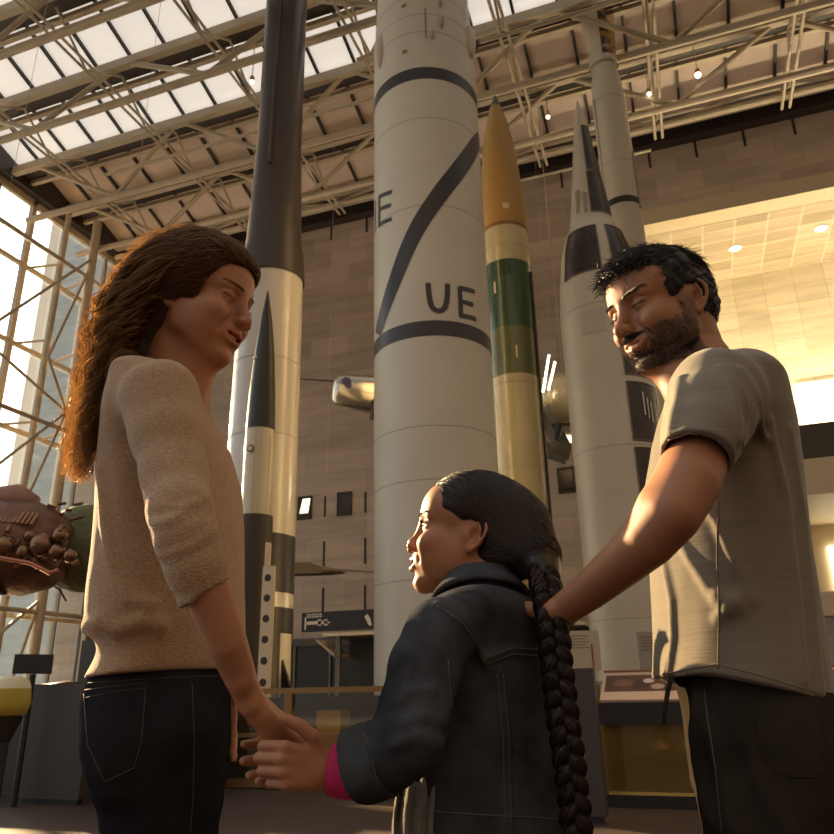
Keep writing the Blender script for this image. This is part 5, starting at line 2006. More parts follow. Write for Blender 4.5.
    Hc.frame(M, ho, hs)
    Hc.ell((-0.016, 0, 0.056), (0.110, 0.090, 0.100), 0.0)
    Hc.ell((-0.055, 0, 0.010), (0.072, 0.080, 0.080), 0.03)
    Hc.ell((0.054, 0, 0.092), (0.040, 0.057, 0.024), 0.02)
    # clear of the face
    Hc.ell((0.085, 0, 0.005), (0.062, 0.085, 0.078), 0.012, "s")
    Hc.ell((0.055, 0, -0.055), (0.060, 0.085, 0.062), 0.012, "s")
    Hc.frame()
    hp_, hr_ = pts_px([(160, 300, 1.15, 40), (146, 340, 1.15, 42), (122, 385, 1.14, 34), (106, 422, 1.09, 20), (100, 445, 1.08, 8)])
    Hc.chain(hp_, hr_, 0.035)
    hp2, hr2 = pts_px([(165, 330, 1.17, 26), (168, 362, 1.2, 20)])
    Hc.chain(hp2, hr2, 0.03)
    Hc.fn(lambda p: 0.004 * vnoise(p * np.array([1, 1, 0.6]), 70, 1.0, 3), (-9,) * 3, (9,) * 3, "d")
    core = sdf_obj("hair", Hc, 0.004, hair_mat("hair_core_brown", (0.035, 0.016, 0.009), (0.7, 0.33, 0.12), 0.25), root)
    # curled locks: every lock is a bundle starting on the scalp, swept back and falling down the back
    NL, NS, K1 = 460, 6, 52
    d_ = rng.normal(0, 1, (6000, 3)) * np.array([1, 1, 1.0])
    d_ /= np.linalg.norm(d_, axis=1)[:, None]
    st = Hc.snap(lp(M, ho, hs, np.array([-0.015, 0, 0.045]) + d_ * 0.1), 0.0, 6)
    lc = to_local(M, ho, hs, st)
    okk = (np.abs(Hc(st)) < 0.004) & (lc[:, 0] > -0.09) & (lc[:, 0] < 0.125) & (H(st) > -0.002) & (lc[:, 2] > -0.03 + 0.0 * lc[:, 0]) & (np.linalg.norm(lc - np.array([-0.015, 0, 0.045]), axis=1) < 0.14)
    st, lc = st[okk], lc[okk]
    L_, rs = [], []
    for i in range(NL):
        j = rng.integers(len(st))
        s0, l0 = st[j], lc[j]
        v = rng.uniform(0.0, 1)
        ty = 366 + 118 * v ** 1.25
        tx = 112 - 40 * (max(ty - 366, 0) / 118) ** 0.8 + rng.uniform(-16, 20) * (1 - 0.4 * v)
        tx = max(70 + rng.uniform(-3, 8), tx)
        side = np.clip(l0[1] / 0.08, -1, 1)
        tD = 1.12 + side * 0.07 + rng.uniform(-0.04, 0.05)
        e0 = P(tx, ty, tD)
        m1 = lp(M, ho, hs, (min(l0[0], 0.03) - 0.085 * rng.uniform(0.8, 1.15), l0[1] * 1.12, 0.035 + 0.62 * (l0[2] - 0.035)))
        m2 = P(122 - 34 * rng.uniform(0, 1) ** 1.3 + rng.normal(0, 5), 330 + rng.uniform(-14, 22), tD)
        tt = np.linspace(0, 1, K1)[:, None]
        g = (1 - tt) ** 3 * s0 + 3 * (1 - tt) ** 2 * tt * m1 + 3 * (1 - tt) * tt ** 2 * m2 + tt ** 3 * e0
        T = np.gradient(g, axis=0)
        T /= np.linalg.norm(T, axis=1)[:, None]
        A1 = np.cross(T, [0.2, 1, 0.1])
        A1 /= np.linalg.norm(A1, axis=1)[:, None]
        A2 = np.cross(T, A1)
        amp0 = rng.uniform(0.005, 0.0135)
        frq = rng.uniform(22, 38)
        p0 = rng.uniform(0, 6.28)
        env = 0.18 + 0.95 * sm(tt[:, 0], 0.1, 0.7)
        for k_ in range(NS):
            ph = p0 + rng.normal(0, 0.35) + frq * tt[:, 0] * (0.55 + 0.45 * tt[:, 0]) * rng.uniform(0.97, 1.03)
            am = amp0 * env * rng.uniform(0.75, 1.25)
            of = rng.normal(0, 0.0024, 2) * (0.6 + 1.6 * tt)
            L_.append(g + A1 * (am * np.cos(ph) + of[:, 0])[:, None] + A2 * (am * np.sin(ph) + of[:, 1])[:, None])
            rs.append(rng.uniform(0.0005, 0.0010))
    L_ = np.array(L_)
    rs = np.array(rs)
    sh_ = L_.shape
    flat = L_.reshape(-1, 3)
    for S_, off in ((K, 0.003), (Hc, 0.0), (H, 0.004)):
        for _ in range(3):
            d = S_(flat)
            m_ = d < off
            if m_.any():
                g = S_.grad(flat[m_])
                flat[m_] += g * (off - d[m_])[:, None].clip(0, 0.012)
    L_ = flat.reshape(sh_)
    strands("curls", L_, rs, hm, core, tip=0.45)
    # waves rising from the hairline over the forehead
    n2 = 700
    y_ = rng.uniform(-0.062, 0.062, n2)
    a_ = np.stack([0.108 - 0.35 * np.abs(y_), y_, 0.078 + rng.uniform(-0.012, 0.02, n2)], 1)
    b_ = np.stack([rng.uniform(-0.03, 0.02, n2), y_ * 1.25, np.full(n2, 0.142)], 1)
    tt = np.linspace(0, 1, 18)
    X = lp(M, ho, hs, a_)[:, None] * (1 - tt)[None, :, None] + lp(M, ho, hs, b_)[:, None] * tt[None, :, None]
    flat = X.reshape(-1, 3)
    offs = np.repeat(rng.uniform(0.0002, 0.003, n2), 18)
    for _ in range(6):
        d = Hc(flat) - offs
        flat = flat - Hc.grad(flat) * d[:, None] * 0.9
    X = flat.reshape(n2, 18, 3)
    X = X + 0.002 * np.sin(rng.uniform(0, 6.28, n2)[:, None] + tt[None] * 14)[..., None] * M[:, 1][None, None]
    strands("front_waves", X, 0.0007, hm, core, tip=0.6)
    # loose curls standing off the outline
    X = []
    for k_ in range(260):
        v = rng.uniform(0, 1)
        a0 = P(128 - 62 * v ** 0.8 + rng.normal(0, 4), 268 + 190 * v, 1.12 + rng.normal(0, 0.05))
        a0 = Hc.snap(a0[None], 0.002, 5)[0]
        dirn = nrm(np.array([-0.8 + rng.normal(0, 0.4), rng.normal(0, 0.4), -0.7 + rng.normal(0, 0.6)]))
        tt = np.linspace(0, 1, 24)[:, None]
        q = a0 + dirn * tt * rng.uniform(0.015, 0.045) + np.array([0, 0, -0.03]) * tt ** 2
        ph = rng.uniform(0, 6.3) + tt[:, 0] * rng.uniform(8, 16)
        am = rng.uniform(0.003, 0.008)
        X.append(q + np.stack([np.cos(ph), 0.8 * np.sin(ph + 1), np.sin(ph)], 1) * am)
    strands("loose_curls", np.array(X), 0.00045, hm, core, tip=0.4)
    # smoother hair over the side of the head, drawn back over the ear
    n2 = 2300
    j = rng.integers(0, len(st), n2)
    s0, l0 = st[j], lc[j]
    tg = lp(M, ho, hs, np.stack([np.full(n2, -0.10), l0[:, 1] * 0.9, -0.02 + 0.5 * (l0[:, 2] - 0.03)], 1)) + rng.normal(0, 0.01, (n2, 3))
    tt = np.linspace(0, 1, 20)
    X = s0[:, None] * (1 - tt)[None, :, None] + tg[:, None] * tt[None, :, None]
    flat = X.reshape(-1, 3)
    offs = np.repeat(rng.uniform(0.0002, 0.003, n2), 20)
    for _ in range(5):
        d = Hc(flat) - offs
        flat = flat - Hc.grad(flat) * d[:, None] * 0.9
    X = flat.reshape(n2, 20, 3)
    ph = rng.uniform(0, 6.28, n2)[:, None] + tt[None] * 16
    X = X + 0.0022 * np.sin(ph)[..., None] * np.array(nrm(M[:, 2]))[None, None]
    okk = np.linalg.norm(np.diff(X, axis=1), axis=2).max(1) < 0.06
    strands("side_waves", X[okk], 0.0008, hm, core, tip=0.6)
    # short fuzzy curls around the top and the hairline
    N2 = 900
    K2 = 16
    th = rng.uniform(-1.5, 1.5, N2)
    ux = rng.uniform(-0.095, 0.112, N2)
    src = np.stack([ux, 0.082 * np.sin(th), 0.055 + 0.08 * np.cos(th)], 1)
    src = Hc.snap(lp(M, ho, hs, src), 0.0, 6)
    loc = to_local(M, ho, hs, src)
    keep = (loc[:, 2] > 0.02) & (loc[:, 0] < 0.125) & (H(src) > -0.001)
    src = src[keep]
    g = Hc.grad(src)
    back = np.tile(lp(M, np.zeros(3), 1, (-1, 0, -0.2)), (len(src), 1))
    tt = np.linspace(0, 1, K2)
    ln = rng.uniform(0.02, 0.05, len(src))
    X = src[:, None] + (back[:, None] * ln[:, None, None] * tt[None, :, None]) + g[:, None] * (0.008 * np.sin(tt * 2.6))[None, :, None] * rng.uniform(0.2, 1.3, len(src))[:, None, None]
    ph = rng.uniform(0, 6.28, len(src))[:, None] + tt[None] * rng.uniform(6, 16, len(src))[:, None]
    sd_ = np.cross(back, g)
    X += sd_[:, None] * (0.004 * np.cos(ph) * tt[None])[..., None] + g[:, None] * (0.003 * np.sin(ph) * tt[None])[..., None]
    strands("short_curls", X, 0.0006, hm, core, tip=0.3)
    # ringlets on the far side of the neck
    X = []
    for k_ in range(34):
        a0 = P(188 + rng.uniform(-3, 14), 352 + rng.uniform(-8, 6), 1.17)
        b0 = P(203 + rng.uniform(-8, 10), 386 + rng.uniform(-10, 8), 1.16)
        tt = np.linspace(0, 1, 34)[:, None]
        q = a0 + (b0 - a0) * tt
        ph = rng.uniform(0, 6.3) + tt[:, 0] * 15
        am = rng.uniform(0.003, 0.008)
        q = q + np.stack([np.cos(ph) * am, np.sin(ph) * am, 0 * ph], 1)
        X.append(q)
    strands("ringlets", np.array(X), 0.0007, hm, core, tip=0.5)
    eyelashes(M, ho, hs, root, hm, 0.0105, -0.35)
    eyebrows(H, M, ho, hs, root, hm, 0.004, 120, 0.0016)
    er = P(187, 330, 1.03)
    er = Hc.snap(er[None], 0.002, 6)[0]
    MB().tube([toW(er + np.array([0, -0.002, 0.004])), toW(er + np.array([0, -0.003, -0.014]))], 0.0012, 8).build("earring", mat("gold_metal", (0.9, 0.6, 0.25), 0.2, metal=1.0), root)
    return root


# ================================================================= the bearded person in the grey shirt
def man():
    base = P(745, 700, 1.13)
    root = empty("person", toW(np.array([base[0], base[1], 0.0])))
    tag(root, "bearded person in a grey short sleeved shirt and black trousers", "person", "family of three visitors")
    hs = 0.94
    M = rotm((-0.92, -0.36, -0.20), (-0.02, 0, 1))
    ho = P(664, 317, 1.16)
    H = Sdf()
    head(H, M, ho, hs, "m", 0.8, lids=0.0016, nose=1.3)
    nb = lp(M, ho, hs, (-0.034, 0, -0.035))
    neck0 = P(720, 396, 1.13)
    H.chain([nb, lp(M, ho, hs, (-0.034, 0, -0.08)), neck0], [0.054, 0.055, 0.056], 0.022)
    H.cap(lp(M, ho, hs, (0.03, 0, -0.07)), neck0 + (-0.04, 0, 0), 0.032, 0.045, 0.025)
    H.cap(P(712, 415, 1.0), P(705, 415, 1.25), 0.035, 0.035, 0.03)
    B = Sdf()
    B.loft([row(410, 682, 765, 1.13, .12, .17), row(440, 670, 785, 1.13, .14, .17), row(560, 670, 795, 1.13, .14, .17), row(700, 705, 810, 1.13, .12, .15)], 0.0)
    for s_ in (-1, 1):
        hip = P(752, 760, 1.13 + s_ * 0.09)
        B.chain([hip, np.array([hip[0] - 0.01, hip[1], 0.52]), np.array([hip[0] + 0.01, hip[1], 0.09]), np.array([hip[0] - 0.11, hip[1], 0.04])], [0.055, 0.045, 0.04, 0.03], 0.02)
    B.chain([P(700, 395, 1.28), P(705, 500, 1.34), P(715, 600, 1.36), P(720, 660, 1.36)], [0.05, 0.042, 0.035, 0.027], 0.02)
    hand(B, P(720, 668, 1.36), (-0.05, 0, -1), (0.1, -1, 0), (-0.9, 0.1, 0.2), 0.9, ((20, 30, 20),) * 4)
    A = Sdf()
    pa, ra = pts_px([(712, 410, .94, 30), (699, 450, .90, 31), (688, 484, .865, 30.5), (672, 514, .85, 28.5), (650, 540, .875, 26), (620, 565, .92, 23), (590, 590, .97, 19), (570, 605, 1.0, 16.5), (558, 614, 1.02, 15.5)])
    A.chain(pa, ra, 0.01)
    A.chain([P(672, 470, .89), P(655, 505, .87), P(632, 535, .90)], [0.012, 0.020, 0.010], 0.02)
    wr = P(560, 612, 1.01)
    f_ = nrm(P(524, 606, 1.10) - wr)
    n_ = nrm(np.array([-0.15, 0.45, -0.9]))
    n_ = nrm(n_ - f_ * (n_ @ f_))
    hand(A, wr, f_, n_, nrm(np.cross(n_, f_)), 0.86, ((10, 25, 20),) * 4, [(0.7, 0.6, 0.3), (0.9, 0.3, 0.3), (1, 0.1, 0.3)])
    cf = lambda V: face_colors(V, M, ho, hs, SK_M, "m", (0.33, 0.12, 0.09), (0.022, 0.014, 0.010), beard=(0.050, 0.034, 0.024))
    sdf_obj("body", None, 0, skin_m, root, colf=cf, regions=[(H, None, None, 0.0021), (B, None, None, 0.007), (A, None, None, 0.003)])
    eyes(M, ho, hs, root, (1, 0, -0.25))
    # shirt
    K = Sdf()
    K.loft([row(374, 686, 752, 1.13, .09, .15), row(382, 674, 768, 1.13, .13, .15), row(392, 664, 780, 1.13, .165, .16), row(405, 655, 795, 1.135, .195, .17), row(440, 648, 803, 1.13, .19, .17), row(480, 643, 808, 1.13, .18, .17), row(520, 645, 812, 1.13, .175, .17),
            row(560, 648, 816, 1.13, .17, .17), row(600, 650, 822, 1.13, .17, .17), row(640, 651, 828, 1.13, .172, .17), row(680, 650, 834, 1.13, .178, .17), row(725, 648, 842, 1.13, .182, .17)], 0.0, cap=0.02)
    K.chain([P(712, 398, 0.975), P(716, 396, 1.13), P(706, 394, 1.28)], [0.058, 0.056, 0.052], 0.04)
    pk, rk = pts_px([(718, 392, .945, 44), (710, 415, .915, 42), (703, 435, .89, 38.5), (695, 458, .87, 35.5)])
    cut = P(695, 455, .87)
    nc = P(692, 486, .845) - P(698, 440, .88)
    K.limb(pk, rk, (cut, nrm(nc)), 0.008, 0.022, 0.018)
    for path, r_ in ((((700, 500), (716, 520), (735, 560), (752, 600)), 3), (((770, 420), (785, 500), (795, 600), (803, 680)), 3.5), (((790, 430), (803, 520), (812, 620), (820, 690)), 2.5),
                     (((664, 560), (672, 600), (673, 640), (668, 676)), 3.5), (((655, 480), (690, 560), (718, 600), (740, 610)), 3.0), (((740, 370), (758, 400), (765, 440)), 2.5), (((722, 368), (735, 400), (740, 440)), 2.5),
                     (((680, 380), (676, 405), (670, 430)), 3.0), (((718, 596), (728, 603), (738, 596)), 4.0), (((719, 618), (728, 612), (736, 603)), 3.0)):
        pts = [project(K, *q) for q in path]
        pts = [q for q in pts if q is not None]
        if len(pts) > 2:
            n_p = len(pts)
            K.chain(pts, [R(r_ * (0.4 + 0.6 * math.sin(PI * (i + 0.5) / n_p)), q) for i, q in enumerate(pts)], 0.014)
    K.fn(lambda p: 0.003 * vnoise(p * np.array([1.5, 1.5, 0.35]), 18, 9.0), (-9,) * 3, (9,) * 3, "d")
    a0, a1, a2 = P(652, 684, 1.0), P(720, 670, 0.95), P(834, 707, 1.0)
    # hem: rises to the side seam and dips behind
    K.plane(a0, nrm(np.cross(a1 - a0, [0, 1, 0.0]) * (-1 if np.cross(a1 - a0, [0, 1, 0])[2] > 0 else 1)), 0.0) if False else None

    def hem(p):
        x = p[:, 0]
        xs_ = np.array([a0[0] - 0.05, a0[0], a1[0], a2[0], a2[0] + 0.1])
        zs_ = np.array([a0[2] + 0.003, a0[2], P(720, 672, 0.92)[2], P(834, 706, 1.0)[2], P(834, 706, 1.0)[2] - 0.03])
        return np.interp(x, xs_, zs_) - p[:, 2]
    K.fn(hem, (-9,) * 3, (9,) * 3, "i", 0.0)
    K.frame()
    K.cap(nb, neck0, 0.058, 0.060, 0.004, "s")
    sh = sdf_obj("shirt", K, 0.0030, jersey, root)
    seam_line(K, ((718, 500), (717, 560), (719, 610), (718, 668)), 0.0012, jersey, sh, "side_seam", n=10)
    seam_line(K, ((668, 440), (690, 433), (712, 440), (727, 458)), 0.0009, jersey, sh, "sleeve_hem", n=8)
    seam_line(K, ((654, 676), (690, 669), (718, 664), (760, 675), (828, 696)), 0.0009, jersey, sh, "hem_stitch", n=8)
    seam_line(K, ((724, 346), (738, 372), (748, 410), (742, 450)), 0.0011, jersey, sh, "shoulder_seam", n=8)
    # neckband
    ax = nrm(nb - neck0)
    c0 = neck0 + ax * 0.012
    e1 = nrm(np.cross(ax, [0, 1, 0]))
    e2 = np.cross(ax, e1)
    ring = np.array([c0 + (e1 * math.cos(2 * PI * k / 48) + e2 * math.sin(2 * PI * k / 48)) * 0.068 for k in range(49)])
    ring = ring + ax * 0.03
    ring = K.snap(ring, 0.001, 3)
    MB().tube(list(toW(ring)), 0.004, 8).build("neckband", jersey, sh, smooth=True)
    # trousers
    J = Sdf()
    J.loft([row(650, 668, 815, 1.13, .16, .15), row(684, 676, 830, 1.13, .165, .15), row(705, 681, 842, 1.13, .172, .15), row(760, 688, 850, 1.13, .178, .12), row(800, 694, 852, 1.13, .17, .1)], 0.0, cap=0.015)
    for s_ in (-1, 1):
        hp, rp = pts_px([(768, 745, 1.13 + s_ * 0.085, 74), (772, 800, 1.13 + s_ * 0.085, 70), (776, 860, 1.13 + s_ * 0.085, 66)])
        kn = np.array([hp[0][0] + 0.0, hp[0][1], 0.48])
        an = np.array([hp[0][0] + 0.01, hp[0][1], 0.07])
        J.limb(hp + [kn, an], rp + [0.072, 0.062], (an, (0, 0, -1)), 0.004, 0.02)
    for path, r_ in ((((700, 690), (716, 740), (728, 790), (735, 830)), 5.5), (((722, 684), (745, 740), (770, 800), (790, 834)), 6.0), (((700, 700), (698, 760), (712, 820)), 4.0)):
        pts = [q for q in [project(J, *q) for q in path] if q is not None]
        if len(pts) > 2:
            J.chain(pts, [R(r_, q) for q in pts], 0.02)
    J.fn(lambda p: 0.003 * vnoise(p * np.array([1, 1, 0.5]), 22, 2.0), (-9,) * 3, (9,) * 3, "d")
    tr = sdf_obj("trousers", J, 0.0045, denim_b, root)
    seam_line(J, ((754, 718), (757, 740), (764, 760), (774, 772), (796, 777), (814, 777), (824, 768), (826, 745), (822, 722)), 0.0008, denim_b, tr, "pocket_seam", n=10)
    seam_line(J, ((704, 686), (708, 720), (716, 770), (722, 832)), 0.0010, thread_d, tr, "side_seam", n=10)
    MB().tube([toW(P(672, 676, .98)), toW(P(668, 690, .975)), toW(P(665, 710, .975)), toW(P(663.5, 724, .975))], [0.0028, 0.0030, 0.0026, 0.0018], 8).build("drawstring", denim_b, tr, smooth=True)
    for s_ in (-1, 1):
        Sh = Sdf()
        shoe(Sh, np.array([hp[0][0] + 0.01, 1.13 + s_ * 0.085, 0]), (-1, 0.15, 0), 1.05)
        sdf_obj("shoe", Sh, 0.006, shoe_m, root)
    # hair
    hm = hair_mat("black_hair", (0.012, 0.009, 0.008), (0.16, 0.08, 0.04), 0.12)
    Hc = Sdf()
    Hc.frame(M, ho, hs)
    Hc.ell((-0.012, 0, 0.052), (0.101, 0.0795, 0.085), 0.0)
    Hc.ell((-0.050, 0, 0.010), (0.056, 0.065, 0.068), 0.03)
    Hc.ell((0.046, 0, 0.096), (0.046, 0.053, 0.024), 0.03)
    Hc.ell((0.090, 0, 0.016), (0.056, 0.090, 0.062), 0.008, "s")
    Hc.ell((0.055, 0, -0.055), (0.068, 0.090, 0.070), 0.006, "s")
    Hc.ell((0.0, 0, -0.085), (0.11, 0.12, 0.055), 0.008, "s")
    for y in (-1, 1):
        Hc.ell((-0.006, y * 0.074, -0.006), (0.027, 0.024, 0.036), 0.006, "s")
    Hc.frame()
    Hc.fn(lambda p: 0.0022 * vnoise(p, 110, 1.0, 3), (-9,) * 3, (9,) * 3, "d")
    core = sdf_obj("hair", Hc, 0.003, hm, root)
    N2 = 9000
    th = rng.uniform(-1.75, 1.75, N2)
    ux = rng.uniform(-0.105, 0.098, N2)
    src = np.array([-0.012, 0, 0.03]) + 0.1 * (lambda q: q / np.linalg.norm(q, axis=1)[:, None])(rng.normal(0, 1, (N2, 3)))
    src = Hc.snap(lp(M, ho, hs, src), -0.0005, 7)
    loc = to_local(M, ho, hs, src)
    keep = (np.abs(Hc(src)) < 0.004) & (H(src) > -0.004) & (loc[:, 0] < 0.13)
    src, loc = src[keep], loc[keep]
    g = Hc.grad(src)
    top = sm(loc[:, 2], 0.05, 0.10)
    fwd_ = lp(M, np.zeros(3), 1, (1, 0, 0.1))
    dwn = lp(M, np.zeros(3), 1, (-0.3, 0, -1))
    swirl = rng.normal(0, 0.28, (len(src), 3))
    dd = fwd_[None] * (top * 0.8 * np.sign(loc[:, 0] + 0.02))[:, None] + dwn[None] * (1 - top)[:, None] + swirl
    dd -= g * (dd * g).sum(1)[:, None]
    dd /= np.linalg.norm(dd, axis=1)[:, None]
    tt = np.linspace(0, 1, 8)
    ln = (0.007 + 0.020 * top) * rng.uniform(0.6, 1.3, len(src))
    cl = rng.normal(0, 0.38, (len(src), 3))
    X = src[:, None] + dd[:, None] * (ln[:, None] * tt[None])[..., None] + g[:, None] * (ln[:, None] * (0.26 * tt - 0.27 * tt ** 2)[None])[..., None] + cl[:, None] * (ln[:, None] * (tt ** 2)[None] * 0.5)[..., None]
    strands("short_strands", X, 0.00055, hm, core, tip=0.3)
    # forelock curls over the forehead
    X = []
    for k_ in range(420):
        a_ = Hc.snap(lp(M, ho, hs, (0.085 + rng.uniform(-0.05, 0.02), rng.uniform(-0.055, 0.055), 0.110 + rng.uniform(-0.03, 0.01)))[None], -0.001, 5)[0]
        tt = np.linspace(0, 1, 14)[:, None]
        dirn = lp(M, np.zeros(3), 1, (rng.uniform(0.6, 1.0), rng.uniform(-0.4, 0.4), rng.uniform(-0.9, 0.1)))
        q = a_ + dirn * tt * rng.uniform(0.015, 0.035)
        ph = rng.uniform(0, 6.3) + tt[:, 0] * rng.uniform(3, 7)
        q = q + np.stack([np.cos(ph), np.sin(ph) * 0.6, np.sin(ph)], 1) * 0.004 * tt
        X.append(q)
    strands("forelock", np.array(X), 0.0008, hm, core, tip=0.3)
    # beard stubble
    bm_ = hair_mat("beard_hair", (0.045, 0.034, 0.027), (0.30, 0.18, 0.10), 0.15)
    N3 = 16000
    src = np.stack([rng.uniform(-0.012, 0.098, N3), rng.uniform(-0.066, 0.066, N3), rng.uniform(-0.108, -0.004, N3)], 1)
    n4 = 4500
    src = np.concatenate([src, np.stack([rng.uniform(0.088, 0.104, n4), rng.uniform(-0.036, 0.036, n4), rng.uniform(-0.049, -0.035, n4)], 1)])
    src = H.snap(lp(M, ho, hs, src), 0.0, 8)
    loc = to_local(M, ho, hs, src)
    x, ay, z = loc[:, 0], np.abs(loc[:, 1]), loc[:, 2]
    up = -0.020 - 0.30 * (x.clip(0.02, 0.07) - 0.02)
    ok = ((z < up) & (x > -0.004) & (z > -0.104)) | ((z < -0.034) & (z > -0.0475) & (ay < 0.038) & (x > 0.07)) | ((np.abs(x - 0.012) < 0.010) & (z < 0.02) & (ay > 0.04))
    ok &= ~((np.abs(z + 0.0545 - 0.010 * (ay / 0.029) ** 1.5) < 0.0068) & (ay < 0.031) & (x > 0.066))
    ok &= ~((ay < 0.034) & (z > -0.0345) & (x > 0.07))
    ok &= np.abs(H(src)) < 0.001
    src, loc = src[ok], loc[ok]
    g = H.grad(src)
    dn = lp(M, np.zeros(3), 1, (0.25, 0, -1))
    dd = dn[None] * 0.9 + g * 0.55 + rng.normal(0, 0.25, (len(src), 3))
    dd /= np.linalg.norm(dd, axis=1)[:, None]
    ln = rng.uniform(0.002, 0.0048, len(src)) * (0.6 + 0.6 * sm(-loc[:, 2], 0.03, 0.09))
    X = src[:, None] + dd[:, None] * (ln[:, None] * np.linspace(0, 1, 4)[None])[..., None]
    strands("beard", X, 0.00026, bm_, root, tip=0.4)
    eyebrows(H, M, ho, hs, root, hm, 0.0055, 170, 0.0026)
    eyelashes(M, ho, hs, root, hm, 0.0105, -0.3, 0.006)
    return root


def eyebrows(H, M, ho, hs, root, m, ln, n, wz=0.0032):
    for y in (-1, 1):
        t_ = rng.uniform(0, 1, n)
        ay = 0.013 + 0.036 * t_
        z = 0.030 + 0.006 * np.sin((ay - 0.012) / 0.038 * 2.4) + rng.uniform(-1, 1, n) * wz * (1 - 0.6 * t_)
        src = H.snap(lp(M, ho, hs, np.stack([0.10 - 0.03 * t_, y * ay, z], 1)), 0.0, 8)
        g = H.grad(src)
        out = lp(M, np.zeros(3), 1, (0.05, y * 0.9, 0.35))
        dd = out[None] + g * 0.25 + rng.normal(0, 0.15, (n, 3))
        dd /= np.linalg.norm(dd, axis=1)[:, None]
        X = src[:, None] + dd[:, None] * (ln * np.linspace(0, 1, 4)[None])[..., None]
        strands("eyebrow", X, 0.00024, m, root, tip=0.4)


def eyelashes(M, ho, hs, root, m, z0, down, ln=0.008):
    for y in (-1, 1):
        X = []
        for k_ in range(30):
            t_ = k_ / 29
            a_ = lp(M, ho, hs, (0.0855 - 0.012 * abs(t_ - 0.4), y * (0.019 + 0.026 * t_), z0 + 0.001 - 0.003 * abs(t_ - 0.5)))
            dr = lp(M, np.zeros(3), 1, nrm((1, y * (t_ - 0.3) * 1.2, down)))
            tt = np.linspace(0, 1, 5)[:, None]
            X.append(a_ + dr * tt * ln + lp(M, np.zeros(3), 1, (0, 0, 1)) * tt ** 2 * 0.003)
        strands("eyelashes", np.array(X), 0.00024, m, root, tip=0.3)


